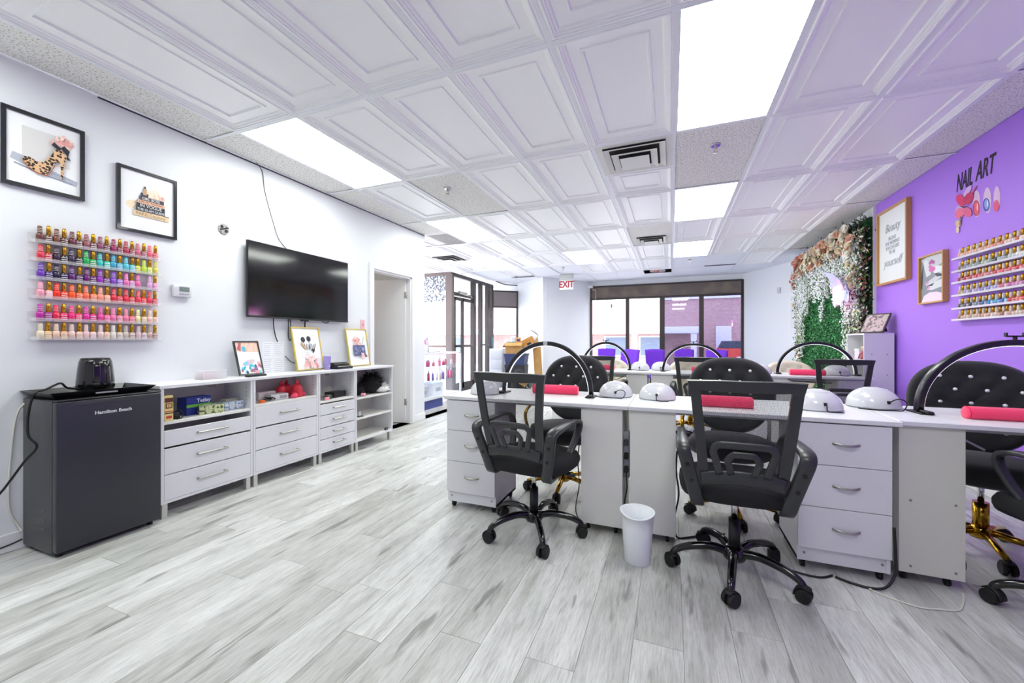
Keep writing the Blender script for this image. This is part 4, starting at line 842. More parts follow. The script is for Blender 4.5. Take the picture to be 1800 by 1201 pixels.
DESKS = [(-1.475, 2.42, 0, -1, 'white manicure desk at the front left with drawers at its left end'), (-.230, 2.42, 0, 1, 'white manicure desk at the front middle with drawers at its right end'), (1.018, 2.468, math.radians(-1.6), 1, 'white manicure desk at the front right, cut by the picture edge'),
         (-1.475, 5.08, 0, -1, 'white manicure desk in the back row, leftmost, behind the front left desk'), (-.230, 5.08, 0, 1, 'white manicure desk in the middle of the back row'), (1.02, 5.12, 0, 1, 'white manicure desk in the back row beside the green flower wall')]
for k, (x, y, rz, sd, lab) in enumerate(DESKS):
    d = make_desk((x, y, 0), rz, sd, lab, k == 2, CREAM if k == 2 else None)
    if k == 5: d.scale = (.72, 1, 1)
    if k == 2: d.scale = (.95, 1, 1)

# ---- UV lamps
def dome_shell():
    prof = [(0, .004), (.112, .004), (.116, .008), (.115, .014)]
    for i in range(1, 12): a = PI/2*i/11; prof.append((.115*math.cos(a)**.92, .014+.092*math.sin(a)))
    prof[-1] = (0, .106); return MB().lathe(prof, 32, sx=1, sy=.92)
DOME = mesh(dome_shell(), [GLOSSW]); DRING = mesh(MB().lathe([(.056, .0935), (.059, .0958), (.062, .0918)], 28, sx=1, sy=.92), [M('dome_groove', '#c9c9d2', .3)])
DBASE = mesh(MB().lathe([(0, 0), (.108, 0), (.113, .005), (0, .005)], 28, sx=1, sy=.92), [M('dome_base', '#8f9098', .5)])
DSOCK = mesh(MB().box(-.007, .007, -.108, -.090, .030, .046, bev=.002), [RUBBER])
def uv_lamp(x, y, z, rz, label, s=1, cord=True):
    t = thing('uv_nail_lamp', label, 'nail lamp', (x, y, z), rz, 'white nail drying lamps'); t.scale = (s, s, s)
    obj('shell', None, GLOSSW, t, me=DOME); obj('groove', None, GLOSSW, t, me=DRING); obj('base', None, GLOSSW, t, me=DBASE); obj('socket', None, RUBBER, t, me=DSOCK)
    if cord: obj('cord', MB().tube(smooth_path([(0, -.108, .038), (0, -.118, .03), (.002, -.120, .008), (.03, -.125, .004), (.07, -.122, .004)] if cord == 1 else [(0, -.108, .038), (.02, -.118, .055), (.05, -.12, .055), (.065, -.125, .035), (.045, -.13, .004), (.0, -.135, .004), (-.09, -.12, .004), (-.13, -.09, .006)], 5), .0028, 6), CABLE, t)
uv_lamp(-1.25, 2.62, DH, 0, 'white nail lamp at the left end of the front left desk', .92, 0); uv_lamp(-.355, 2.84, DH, .1, 'white nail lamp beside the arch lamp foot on the front left desk', .98, 2)
uv_lamp(-.085, 2.80, DH, 0, 'white nail lamp at the left end of the front middle desk', 1.0, 1); uv_lamp(.755, 2.72, DH, .12, 'white nail lamp at the right end of the front middle desk', 1.08, 1); uv_lamp(1.085, 2.92, DH, .25, 'white nail lamp at the left end of the front right desk', 1.1, 2)
uv_lamp(-.375, 5.47, DH, 0, 'white nail lamp on the back row leftmost desk', 1.05, 1); uv_lamp(-.12, 5.54, DH, 0, 'white nail lamp on the back row middle desk, left one', 1.05, 1); uv_lamp(1.70, 5.45, DH, 0, 'white nail lamp on the back row desk beside the flower wall', 1.1, 1); uv_lamp(.98, 5.47, DH, 0, 'white nail lamp mostly hidden behind the big black tufted chair', 1.0, 0)

# ---- arch lamps
LEDW = M('led_strip', '#f4f4fb', .4, emit=.5); ARCHK = M('arch_black', '#1a1b1f', .3, coat=.2)
def arch(x0, x1, y, top, label, holder=True, rz=0, z=DH, w=.030, disc=False):
    cxm = (x0+x1)/2; R = (x1-x0)/2; H = top-z
    t = thing('arch_lamp', label, 'lamp', (cxm, y, z), rz, 'black arch lamps')
    pts = [(-R*math.cos(PI*i/36), 0, .012+(H-.012)*math.sin(PI*i/36)**.96) for i in range(37)]
    obj('arch_band', MB().sweep(pts, rrect(w, .030, .005, 2), up=(0, 1, 0)), ARCHK, t)
    obj('led_strip', MB().sweep([(p[0]*(1-.0165/R), 0, max(.012, p[2]-.0165*math.sin(PI*i/36))) for i, p in enumerate(pts)], rrect(w*.6, .004, .001, 1), up=(0, 1, 0)), LEDW, t)
    for s in (-1, 1):
        f = obj('foot', MB().box(s*R-.03, s*R+.03, -.075, .06, 0, .008, bev=.003).cyl((s*R, 0, .008), (s*R, 0, .03), .012), BLACKP, t)
        obj('clamp', MB().box(s*R-.015, s*R+.015, -.1, -.03, .008, .02, bev=.004), RUBBER, f)
    if disc: obj('medallion', MB().cyl((0, -.012, H), (0, -.022, H), .016, n=16).cyl((0, -.022, H), (0, -.024, H), .010, n=12), CHROME, t)
    if holder: obj('phone_holder', MB().cyl((0, 0, H), (0, 0, H+.03), .008).box(-.035, .035, -.008, .008, H+.028, H+.036, bev=.003).box(-.037, -.031, -.008, .008, H+.03, H+.05).box(.031, .037, -.008, .008, H+.03, H+.05), BLACKP, t)
    return t
arch(-1.145, -.505, 2.735, 1.145, 'black arch lamp with silver disc on the front left desk', False, disc=True)
arch(1.225, 1.985, 2.80, 1.155, 'black arch lamp on the front right desk, cut by the picture edge', True, math.radians(3), w=.042)
arch(-1.12, -.50, 5.44, 1.135, 'black arch lamp on the leftmost back row desk'); arch(-.09, .60, 5.36, 1.12, 'black arch lamp on the middle back row desk'); arch(1.15, 1.88, 5.46, 1.14, 'black arch lamp on the back row desk beside the flower wall', False)
# ---- hand rests
def hand_rest(x, y, L, label, rz=0, r=.036, z=DH):
    t = thing('hand_rest', label, 'hand rest', (x, y, z), rz, 'pink hand rest rolls')
    prof = [(0, -L/2)]+[(r*(.5+.5*math.sin(PI/2*i/4))**.7, -L/2+.004+.02*(1-math.cos(PI/2*i/4))) for i in range(5)]
    prof = prof+[(a, -b) for a, b in prof[::-1]]
    m = MB().lathe(prof, 18); m.v = [(c, b*1.1, max(a*1.0, -r*.8)+r*.8) for a, b, c in m.v]
    obj('cushion', m, PINK, t)
    obj('end_seam', MB().tube([(-L/2+.012, math.cos(2*PI*i/16)*r*1.06, max(math.sin(2*PI*i/16)*r*.98, -r*.78)+r*.8) for i in range(16)], .0016, 5, closed=True), M('seam_pink', '#d81e4c', .9), t)
hand_rest(-.775, 2.80, .34, 'hot pink hand rest roll on the front left desk', .04); hand_rest(.275, 2.60, .32, 'hot pink hand rest roll on the front middle desk, seen through the chair mesh', 0); hand_rest(1.52, 2.66, .36, 'hot pink hand rest roll on the front right desk', .0, .034)
hand_rest(-.86, 5.35, .36, 'hot pink hand rest roll on the leftmost back row desk'); hand_rest(.38, 5.35, .30, 'hot pink hand rest roll on the middle back row desk'); hand_rest(1.40, 5.32, .34, 'hot pink hand rest roll on the back row desk beside the flower wall')

# ================================================================== TASK CHAIRS (face +y, mesh back at -y)
def meshmat(nt, b, tc):
    m = mapping(nt, tc, (1, 1, 1), (0, math.radians(45), 0)); ch = nt.nodes.new('ShaderNodeTexChecker'); ch.inputs['Scale'].default_value = 420; nt.links.new(m.outputs[0], ch.inputs['Vector'])
    r = ramp(nt, [(0, (.1, .1, .1)), (1, (.85, .85, .85))]); nt.links.new(ch.outputs['Fac'], r.inputs[0]); nt.links.new(r.outputs[0], b.inputs['Alpha']); b.inputs['Base Color'].default_value = lin('#1a1b20')+(1,)
MESHB = tex_mat('chair_mesh', meshmat, .8)
def caster_mesh(r=.032):
    m = MB()
    for s in (-1, 1): m.cyl((s*.008, .0, r), (s*.027, .0, r), r, r*.93, n=18)
    m.cyl((-.006, 0, r), (.006, 0, r), r*.6, n=10)
    hood = [(-.012, 0), (.012, 0)]
    m.sweep([(0, (r+.004)*math.cos(a), r+(r+.004)*math.sin(a)) for a in [math.radians(d) for d in range(-10, 150, 16)]], [(-.02, -.003), (.02, -.003), (.02, .003), (-.02, .003)], up=(1, 0, 0))
    m.cyl((0, .0, r*1.5), (0, 0, r*2.6), .008, n=8); return m
CASTER = mesh(caster_mesh(), [RUBBER])
def back_y(z): return -.215-.10*max(0, (z-.48))/.5-.02*math.sin(PI*max(0, min(1, (z-.48)/.5)))
def make_task_chair(a0):
    t = thing('task_chair', 'x', 'chair', (0, 0, 0), 0, 'black mesh office chairs')
    obj('hub', MB().lathe([(0, .075), (.048, .075), (.055, .09), (.05, .125), (.034, .14), (0, .14)], 20), BLACKG, t)
    for k in range(5):
        a = a0+k*2*PI/5; c, s = math.cos(a), math.sin(a)
        path = smooth_path([(.035*c, .035*s, .108), (.11*c, .11*s, .125), (.21*c, .21*s, .112), (.272*c, .272*s, .088), (.29*c, .29*s, .062)], 4)
        n = len(path); lg = obj('leg', MB().tube(path, .0195, 10, radii=[1.15-.35*i/(n-1) for i in range(n)]), BLACKG, t)
        o = obj('caster', None, RUBBER, lg, (.29*c, .29*s, 0), (0, 0, a+.9+.7*k), me=CASTER)
    obj('gas_column', MB().cyl((0, 0, .12), (0, 0, .275), .027, .026, 16), BLACKP, t); obj('piston', MB().cyl((0, 0, .275), (0, 0, .40), .0145, n=14), CHROME, t)
    mech = obj('mechanism', MB().box(-.09, .09, -.12, .10, .385, .41, bev=.006), BLACKP, t)
    obj('lever', MB().cyl((.08, .0, .395), (.24, .0, .39), .006, n=8).cyl((.2, 0, .392), (.265, 0, .388), .012, n=10), BLACKP, mech)
    def sup(s, n=3.2, k=28):
        return [(math.copysign(abs(math.cos(2*PI*i/k))**(2/n), math.cos(2*PI*i/k)), math.copysign(abs(math.sin(2*PI*i/k))**(2/n), math.sin(2*PI*i/k))) for i in range(k)]
    ring = sup(1); m = MB(); vs = []; lay = [(.86, .408), (.97, .418), (1, .440), (1, .462), (.95, .485), (.82, .498), (.5, .502), (.0, .500)]
    for q, z in lay: vs += [(x*.255*q, y*.24*q+.01, z+(.008*max(0, y)**3*-1)) for x, y in ring]
    k = len(ring); m.add(vs, [(j*k+i, j*k+(i+1) % k, (j+1)*k+(i+1) % k, (j+1)*k+i) for j in range(len(lay)-1) for i in range(k)]+[tuple(range(k-1, -1, -1))], 0, True)
    obj('seat', m, FABK, t)
    # back frame: posts and top bar in one swept band
    def bp(x, z): return (x, back_y(z)+.03*(abs(x)/.24)**2*.6, z)
    post = [(-.150, .50), (-.160, .60), (-.173, .74), (-.187, .88), (-.193, .938)]
    path = [bp(*p) for p in post]+[bp(-.199, .966), bp(-.10, .966), bp(0, .965), bp(.10, .966), bp(.199, .966)]+[bp(-x, z) for x, z in post[::-1]]
    # wide flat band: width lies in the plane of the back
    P = [Vector(p) for p in path]; m = MB(); vs = []; n = len(P)
    for i, p in enumerate(P):
        da = (p-P[i-1]).normalized() if i else (P[1]-p).normalized(); db = (P[i+1]-p).normalized() if i < n-1 else da; d = (da+db).normalized(); nrm = Vector((0, -1, -.15)).normalized(); side = d.cross(nrm).normalized(); w_ = (.025 if 4 < i < n-5 else .021)*(1.38 if i in (5, n-6) else 1)
        for a, b in ((-w_, -.009), (w_, -.009), (w_, .009), (-w_, .009)): vs.append(p+side*a+nrm*b)
    m.add(vs, [(4*i+e, 4*i+(e+1) % 4, 4*i+4+(e+1) % 4, 4*i+4+e) for i in range(n-1) for e in range(4)]+[(0, 1, 2, 3), tuple(4*n-4+e for e in (3, 2, 1, 0))])
    obj('back_frame', m, GREYP, t)
    obj('mesh_panel', MB().grid(lambda u, v: (lambda z: bp((u*2-1)*(.145+.048*(z-.5)/.48), z))(.53+v*.43), 9, 9), MESHB, t)
    def lp(x, z): return (x, back_y(z)-.012, z)
    loop = lambda w0, w1, z0, z1: [lp(-w0, z0), lp(-(w0+w1)/2-.004, (z0+z1)/2), lp(-w1, z1-.03), lp(-w1+.018, z1-.004), lp(-w1*.5, z1), lp(w1*.5, z1), lp(w1-.018, z1-.004), lp(w1, z1-.03), lp((w0+w1)/2+.004, (z0+z1)/2), lp(w0, z0)]
    obj('lumbar_support', MB().sweep(smooth_path(loop(.092, .120, .565, .705), 4), rrect(.012, .032, .004, 1), up=(0, 1, 0)).sweep(smooth_path(loop(.045, .062, .57, .662), 4), rrect(.012, .028, .004, 1), up=(0, 1, 0))
        .sweep(smooth_path([lp(-.165, .535), lp(-.08, .548), lp(0, .553), lp(.08, .548), lp(.165, .535)], 4), rrect(.014, .06, .004, 1), up=(0, 1, 0)), GREYP, t)
    for s in (-1, 1):
        ax = lambda z: s*(.178+.066*max(0, min(1, (z-.40)/.28)))
        pts = [(-.195, .405), (-.215, .47), (-.245, .57), (-.265, .645), (-.245, .675), (-.17, .684), (-.05, .690), (.06, .690), (.125, .672), (.145, .63), (.125, .56), (.07, .475), (.01, .42), (-.06, .398), (-.13, .395)]
        P = smooth_path([(ax(z), y, z) for y, z in pts], 4, True); m = MB(); n = len(P); vs = []
        for i, p in enumerate(P):
            d = (P[(i+1) % n]-P[i-1]).normalized(); sx = Vector((1, 0, 0)); sx = (sx-d*d.dot(sx)).normalized(); nn = d.cross(sx); rear = max(0, min(1, (-p.y-.05)/.15)); w_ = .021+.008*rear; h_ = .011+.004*rear
            for a, b in rrect(2*w_, 2*h_, .006, 1): vs.append(p+sx*a+nn*b)
        k = 8; m.add(vs, [(i*k+e, i*k+(e+1) % k, ((i+1) % n)*k+(e+1) % k, ((i+1) % n)*k+e) for i in range(n) for e in range(k)], 0, True)
        arm = obj('armrest', m, GREYP, t)
        for (y, z) in ((-.262, .60), (-.236, .52)): obj('bolt', MB().cyl((ax(z), y+.0, z), (ax(z), y-.014, z-.003), .009, n=10), RUBBER, arm)
    return t
tc1 = make_task_chair(math.radians(-53))
TASK = [(-.775, 2.315, -9, 'black mesh office chair at the front left desk, left of the waste bin'), (.295, 2.275, 0, 'black mesh office chair at the front middle desk, largest in view'), (1.60, 2.345, 14, 'black mesh office chair at the right picture edge, mostly cut off'),
        (-.76, 4.93, -8, 'black mesh office chair at the leftmost back row desk'), (.27, 4.93, -3, 'black mesh office chair at the middle back row desk'), (1.50, 4.86, -4, 'black mesh office chair at the back row desk beside the flower wall')]
BASEROT = [-75, -100, 160, -60, -70, -90]
for k, (x, y, rz, lab) in enumerate(TASK):
    if k == 0: c = tc1; c.location = (x, y, 0); c.rotation_euler = (0, 0, math.radians(rz)); c['label'] = lab
    elif k in (1, 2):
        c = make_task_chair(math.radians(BASEROT[k]-rz)); c.location = (x, y, 0); c.rotation_euler = (0, 0, math.radians(rz)); c['label'] = lab
    else: c = dup(tc1, (x, y, 0), math.radians(rz), lab)

# ================================================================== TUFTED CHAIRS (face +y, back at -y)
def make_tufted(label, fab, button, group, gold=True):
    t = thing('tufted_chair', label, 'chair', (0, 0, 0), 0, group)
    HW, HH, CZ = .285, .275, .765
    btn = []
    for r, z in enumerate((.945, .865, .785, .705, .625)):
        xs = (-.13, 0, .13) if r % 2 == 0 else (-.195, -.065, .065, .195)
        btn += [(x, z) for x in xs]
    segs = [(p, q) for i, p in enumerate(btn) for q in btn[i+1:] if abs(abs(p[0]-q[0])-.065) < .004 and abs(abs(p[1]-q[1])-.08) < .004]
    def depth(x, z):
        d = 0
        for bx, bz in btn: d = max(d, .020*math.exp(-((x-bx)**2+(z-bz)**2)/.0009))
        for (ax, az), (bx, bz) in segs:
            ux, uz = bx-ax, bz-az; L2 = ux*ux+uz*uz; q = max(0, min(1, ((x-ax)*ux+(z-az)*uz)/L2)); dd = (x-ax-q*ux)**2+(z-az-q*uz)**2; d = max(d, .009*math.exp(-dd/.00012))
        return d
    def outline(a):
        c, s = math.cos(a), math.sin(a); x = HW*math.copysign(abs(c)**.80, c); z = HH*math.copysign(abs(s)**.80, s)
        if z < 0: x *= 1-.22*(-z/HH)
        return x, z
    def by(x, z): return -.245-.09*(z+HH)/(2*HH)+.55*x*x
    NR, NA = 16, 56; vs = []; fs = []
    for j in range(NR+1):
        q = (j/NR)**.85
        for i in range(NA):
            ox, oz = outline(2*PI*i/NA); x, z = ox*q, oz*q; edge = max(0, (q-.86)/.14)
            vs.append((x, by(x, z)+.038*math.sqrt(max(0, 1-edge**2))-depth(x, z+CZ)*(1-edge), z+CZ))
    fs = [(j*NA+i, j*NA+(i+1) % NA, (j+1)*NA+(i+1) % NA, (j+1)*NA+i) for j in range(NR) for i in range(NA)]
    b0 = len(vs)
    for q, dy in ((1, -.012), (.96, -.03), (.5, -.036), (0, -.036)):
        for i in range(NA): ox, oz = outline(2*PI*i/NA); x, z = ox*q, oz*q; vs.append((x, by(x, z)+dy, z+CZ))
    fs += [(NR*NA+i, NR*NA+(i+1) % NA, b0+(i+1) % NA, b0+i) for i in range(NA)]+[(b0+j*NA+i, b0+j*NA+(i+1) % NA, b0+(j+1)*NA+(i+1) % NA, b0+(j+1)*NA+i) for j in range(3) for i in range(NA)]
    bk = obj('backrest', MB().add(vs, fs, 0, True), fab, t)
    bm_ = mesh(MB().lathe([(0, .007), (.006, .0065), (.0105, .003), (.011, -.003), (0, -.003)], 10), [button])
    for (x, z) in btn:
        zz = z-CZ
        if (abs(x)/(HW*.97))**2+(zz/HH)**2 < .93: obj('button', None, button, bk, (x, by(x, zz)+.038-.016, z), (-PI/2, 0, 0), me=bm_)
    obj('seat', MB().lathe([(.0, .40), (.22, .40), (.255, .42), (.262, .46), (.25, .50), (.2, .52), (0, .525)], 30, (0, .02, 0), sx=1, sy=.95), fab, t)
    G = GOLD if gold else STEEL
    for s in (-1, 1): obj('arm', MB().tube(smooth_path([(s*.20, -.21, .64), (s*.285, -.12, .645), (s*.30, .0, .63), (s*.295, .08, .57), (s*.265, .08, .46), (s*.22, .06, .42)], 5), .013, 9), G, t)
    obj('hub', MB().lathe([(0, .07), (.045, .075), (.048, .12), (.034, .14), (0, .14)], 18), G, t); obj('column', MB().cyl((0, 0, .12), (0, 0, .27), .033, n=18), G, t); obj('piston', MB().cyl((0, 0, .27), (0, 0, .40), .014, n=12), CHROME, t)
    for k in range(5):
        a = .5+k*2*PI/5; c, s = math.cos(a), math.sin(a)
        lg = obj('leg', MB().tube([(.03*c, .03*s, .112), (.14*c, .14*s, .095), (.285*c, .285*s, .072)], .019, 8, radii=[1.1, .95, .7]), G, t); obj('caster', None, RUBBER, lg, (.28*c, .28*s, 0), (0, 0, a+.6+k), me=CASTER)
    return t
CRYS = M('crystal_button', '#f4f4f8', .08, .3, coat=.6); CRB = M('cream_button', '#d0c4b0', .7)
tb = make_tufted('black velvet tufted chair with crystal buttons behind the front left desk', VELVET, CRYS, 'black tufted chairs')
tb.location = (-.78, 3.06, 0); tb.rotation_euler = (0, 0, PI-.12)
dup(tb, (.375, 3.06, 0), PI-.10, 'black velvet tufted chair with crystal buttons behind the front middle desk'); dup(tb, (1.60, 3.03, 0), PI-.35, 'black velvet tufted chair with crystal buttons in front of the purple wall')
tcm = make_tufted('cream tufted chair behind the leftmost back row desk', CREAMF, CRB, 'cream tufted chairs'); tcm.location = (-.84, 5.72, 0); tcm.rotation_euler = (0, 0, PI); tcm.scale = (1, 1, .87)
dup(tcm, (.235, 5.72, 0), PI, 'cream tufted chair behind the middle back row desk'); dup(tcm, (1.41, 5.82, 0), PI, 'cream tufted chair in front of the green flower wall')

# ================================================================== PURPLE DINING CHAIRS
def make_dining(label):
    t = thing('dining_chair', label, 'chair', (0, 0, 0), 0, 'purple chairs by the window')
    obj('seat', MB().box(-.23, .23, -.22, .24, .42, .50, bev=.025), PURPF, t)
    m = MB(); vs = []; N = 10
    for j in range(N):
        v = j/(N-1); z = .44+v*.55; w_ = .175+.022*v; y = -.20-.10*v**1.5
        for i in range(9):
            u = i/8*2-1; zz = z-(.018*u*u if j == N-1 else 0)
            vs.append((u*w_, y-.02*(1-u*u), zz))
    for a, b, c in list(vs): vs.append((a, b-.05, c))
    k = N*9; f = [(j*9+i, j*9+i+1, j*9+10+i, j*9+9+i) for j in range(N-1) for i in range(8)]; fs = f+[tuple(k+q for q in x[::-1]) for x in f]
    ed = [i for i in range(9)]+[j*9+8 for j in range(1, N)]+[(N-1)*9+i for i in range(7, -1, -1)]+[j*9 for j in range(N-2, 0, -1)]
    fs += [(ed[i], ed[(i+1) % len(ed)], k+ed[(i+1) % len(ed)], k+ed[i]) for i in range(len(ed))]
    obj('backrest', m.add(vs, fs, 0, True), PURPF, t)
    for sx in (-1, 1):
        for sy in (-1, 1): obj('leg', MB().cyl((sx*.19, sy*.19, .43), (sx*.215, sy*.22, 0), .018, .011, 8), M('dark_wood_leg', '#2a211d', .5), t)
    return t
PUR = [(1064, 'purple velvet chair by the window, leftmost of five'), (1096, 'purple velvet chair by the window, second from left, turned slightly'), (1157, 'purple velvet chair in the middle of the five by the window'), (1206, 'purple velvet chair by the window, fourth from left, low behind a cream chair'), (1257, 'purple velvet chair by the window, rightmost of five')]
dc = None
for k, (px, lab) in enumerate(PUR):
    p = onY(px, 620, 8.45+[.55, -.15, .15, .6, .1][k]); rz = PI+[.05, -.35, .25, .1, -.2][k]
    if dc is None: dc = make_dining(lab); dc.location = (p.x, p.y, 0); dc.rotation_euler = (0, 0, rz)
    else: dup(dc, (p.x, p.y, 0), rz, lab)

# ================================================================== BIN AND CORDS
t = thing('waste_bin', 'white tapered waste bin standing in front of the desks', 'bin', (-.165, 2.205, 0)); WB = M('bin_white', '#eef0f6', .35)
def binring(w, d, z, dip=0, k=28): return [(w*math.cos(2*PI*i/k), d*math.sin(2*PI*i/k) if math.sin(2*PI*i/k) > 0 else d*.8*math.sin(2*PI*i/k), z-dip*max(0, -math.sin(2*PI*i/k))**1.5) for i in range(k)]
R_ = [binring(.062, .062, 0), binring(.066, .066, .004), binring(.078, .078, .19), binring(.085, .085, .262, .02), binring(.089, .089, .264, .02), binring(.089, .089, .272, .022), binring(.083, .083, .272, .022), binring(.074, .074, .18), binring(.06, .06, .008)]
k = 28; m = MB().add([v for r in R_ for v in r], [(j*k+i, j*k+(i+1) % k, (j+1)*k+(i+1) % k, (j+1)*k+i) for j in range(len(R_)-1) for i in range(k)]+[tuple(range(k-1, -1, -1)), tuple((len(R_)-1)*k+i for i in range(k))], 0, True)
obj('bin_shell', m, WB, t)
def cord(name, label, pts, r=.005, mat=CABLE): t = thing(name, label, 'cable'); obj('cable_run', MB().tube(smooth_path(pts, 6), r, 7), mat, t); return t
cord('extension_cable', 'black cord from the front middle desk curling across the floor to the chair base', [(.035, 2.62, .50), (.03, 2.64, .36), (.045, 2.66, .22), (.02, 2.6, .10), (-.0+.03, 2.55, .012), (.10, 2.58, .006), (.2, 2.66, .006), (.3, 2.70, .006)], .005)
cord('extension_cable', 'black cord lying under the drawers of the front middle desk', [(.42, 2.50, .006), (.52, 2.42, .006), (.60, 2.385, .006), (.68, 2.38, .006), (.74, 2.42, .006)], .005)
cord('extension_cable', 'thick black cord dropping between the front middle and right desks', [(.98, 2.425, .28), (.982, 2.418, .16), (.975, 2.40, .08), (.93, 2.37, .02), (.87, 2.36, .007), (.80, 2.38, .006), (.75, 2.41, .006)], .006)
cord('floor_cable', 'thin white cord curving across the floor below the front right desk', [(.86, 2.36, .005), (.90, 2.32, .004), (1.0, 2.275, .004), (1.08, 2.29, .004), (1.15, 2.31, .004), (1.20, 2.38, .006), (1.22, 2.42, .03)], .0035, WCABLE)
cord('hanging_cable', 'black cord loop hanging beside the front right desk leg cabinet', [(1.262, 2.62, .52), (1.29, 2.60, .46), (1.30, 2.60, .36), (1.28, 2.60, .30), (1.262, 2.62, .31)], .004)
cord('hanging_cable', 'low black cord loop beside the front right desk leg cabinet', [(1.262, 2.55, .16), (1.285, 2.54, .13), (1.285, 2.54, .08), (1.262, 2.56, .05)], .004)
cord('hanging_cable', 'black cords hanging at the left side of the front middle desk leg cabinet', [(-.542, 2.52, .50), (-.55, 2.52, .40), (-.54, 2.51, .28), (-.545, 2.52, .22), (-.56, 2.5, .1), (-.535, 2.5, .03)], .0035)
t = thing('power_strip', 'grey power strip with plugs in the gap between two front desks', 'power strip', (-.248, 2.50, .34)); obj('strip_body', MB().box(-.02, .016, -.01, .03, 0, .28, bev=.005), M('strip_grey', '#9a9aa6', .4), t)
for q in (.04, .12, .2): obj('plug', MB().box(-.012, .012, -.045, -.01, q, q+.035, bev=.005), RUBBER if q != .2 else GREYP, t)
obj('cord', MB().tube(smooth_path([(0, -.03, .05), (.005, -.04, -.05), (-.008, -.04, -.14), (.006, -.035, -.22), (0, -.03, -.33)], 5), .004, 6), CABLE, t)
t = thing('support_bar', 'white diagonal bar under the front right desk', 'bracket'); obj('bar', MB().cyl((1.262, 2.74, .735), (1.45, 2.72, .62), .006, n=8), GLOSSW, t)
# back row cords
cord('desk_cable', 'thin black cord under the edge of the leftmost back row desk', [(-.80, 5.10, .74), (-.72, 5.06, .70), (-.62, 5.06, .69), (-.53, 5.07, .735)], .004)
cord('desk_cable', 'thin black cord under the edge of the back row desk beside the flower wall', [(1.18, 5.14, .745), (1.23, 5.09, .735), (1.38, 5.09, .728), (1.55, 5.09, .722)], .004)

# ================================================================== RIGHT WALL
RR = -PI/2
def wallR(px, py, off=0): return onX(px, py, XR-off)
FWOOD = M('light_wood_frame', '#c9985c', .35); 
a = wallR(1549, 379); b = wallR(1603, 362); zb_ = wallR(1549, 504).z; zt_ = wallR(1549, 378).z
t, iw, ih, yy = picture('framed_quote', 'tall light wood framed quote in script lettering on the purple wall', 'picture', (XR, (a.y+b.y)/2, zb_), RR, a.y-b.y, zt_-zb_, FWOOD, .022, .045, [], sheet='#eef1f3', group='frames on the purple wall')
GI = M('grey_script_ink', '#a4a8af', .6)
for s_, z_, k_, sh in (('Beauty', .75, .13, .35), ('BEGINS', .60, .055, 0), ('THE MOMENT', .535, .055, 0), ('YOU DECIDE', .47, .055, 0), ('TO BE', .405, .055, 0), ('yourself', .27, .13, .35)):
    text('lettering', s_, k_, GI, t, (.0, yy, .022+z_*ih), shear=sh, sx=.85, bold=-.0018 if sh else -.0004)
a = wallR(1623, 454); b = wallR(1668, 442); zb_ = wallR(1623, 536).z; zt_ = wallR(1623, 453).z
hands = [('#8e929c', rc(0, 1, .0, 1)), ('#c6c9d0', [(0, .95), (.3, 1), (.95, 1), (1, .8), (.6, .72), (.3, .8)]), ('#4b4e58', [(.0, .6), (.12, .9), (.1, .5), (.05, .3), (0, .3)]), ('#d9dbe0', [(.1, .9), (.25, .55), (.45, .6), (.4, .8), (.25, .95)]), ('#e4e5ea', [(.45, .78), (.95, .72), (1, .6), (.6, .6), (.42, .7)]), ('#d2d4da', [(.2, .42), (.95, .62), (1, .52), (.5, .38), (.25, .36)]), ('#dcdee4', [(.25, .28), (.6, .42), (1, .46), (1, .3), (.5, .25)]), ('#3d404a', [(.6, .6), (1, .55), (1, .5), (.7, .52)]), ('#2f313a', [(.3, .36), (.6, .4), (.5, .34)]),
         ('#b0509a', [(.36, .86), (.48, .92), (.62, .86), (.6, .8), (.48, .83), (.38, .8)]), ('#d46aae', ell(.5, .70, .14, .06)), ('#d99ac4', ell(.30, .42, .07, .03, 10, .5)), ('#d99ac4', ell(.36, .31, .07, .03, 10, .4)), ('#d46aae', ell(.42, .77, .07, .03)), ('#f4dcee', [(.02, .0), (.98, .0), (.98, .14), (.7, .2), (.4, .21), (.15, .15)])]
picture('framed_photo', 'light wood framed photo of manicured hands and lips on the purple wall', 'picture', (XR, (a.y+b.y)/2, zb_), RR, a.y-b.y, zt_-zb_, FWOOD, .014, .04, hands, group='frames on the purple wall')
# NAIL ART decal
t = thing('wall_decal', 'NAIL ART decal with flower and painted nails on the purple wall', 'wall decal', (XR, wallR(1720, 345).y, wallR(1720, 345).z), RR)
BI = M('decal_black', '#120e18', .6)
def dl(px, py): p = wallR(px, py); return (t.location.y-p.y, p.z-t.location.z)
for s_, px, py in (('NAIL', 1695, 318), ('ART', 1731, 297)):
    q = dl(px, py); text('lettering', s_, .20, BI, t, (q[0], -.002, q[1]), shear=.3, sx=.44 if s_ == 'NAIL' else .52, bold=.0028)
def dec(name, shapes, y0=-.001):
    m = MB(); ml = []
    for k, (col, pts) in enumerate(shapes):
        mt = M('decal_'+col, col, .5)
        if mt not in ml: ml.append(mt)
        vs = [(dl(px, py)[0], y0-.0003*k, dl(px, py)[1]) for px, py in pts]; m.add(vs, tess([(v[0], v[2]) for v in vs]), ml.index(mt))
    obj(name, None, ml, t, me=mesh(m, ml))
def pe(x, y, rx, ry, n=14, a=0): return ell(x, y, rx, ry, n, a)
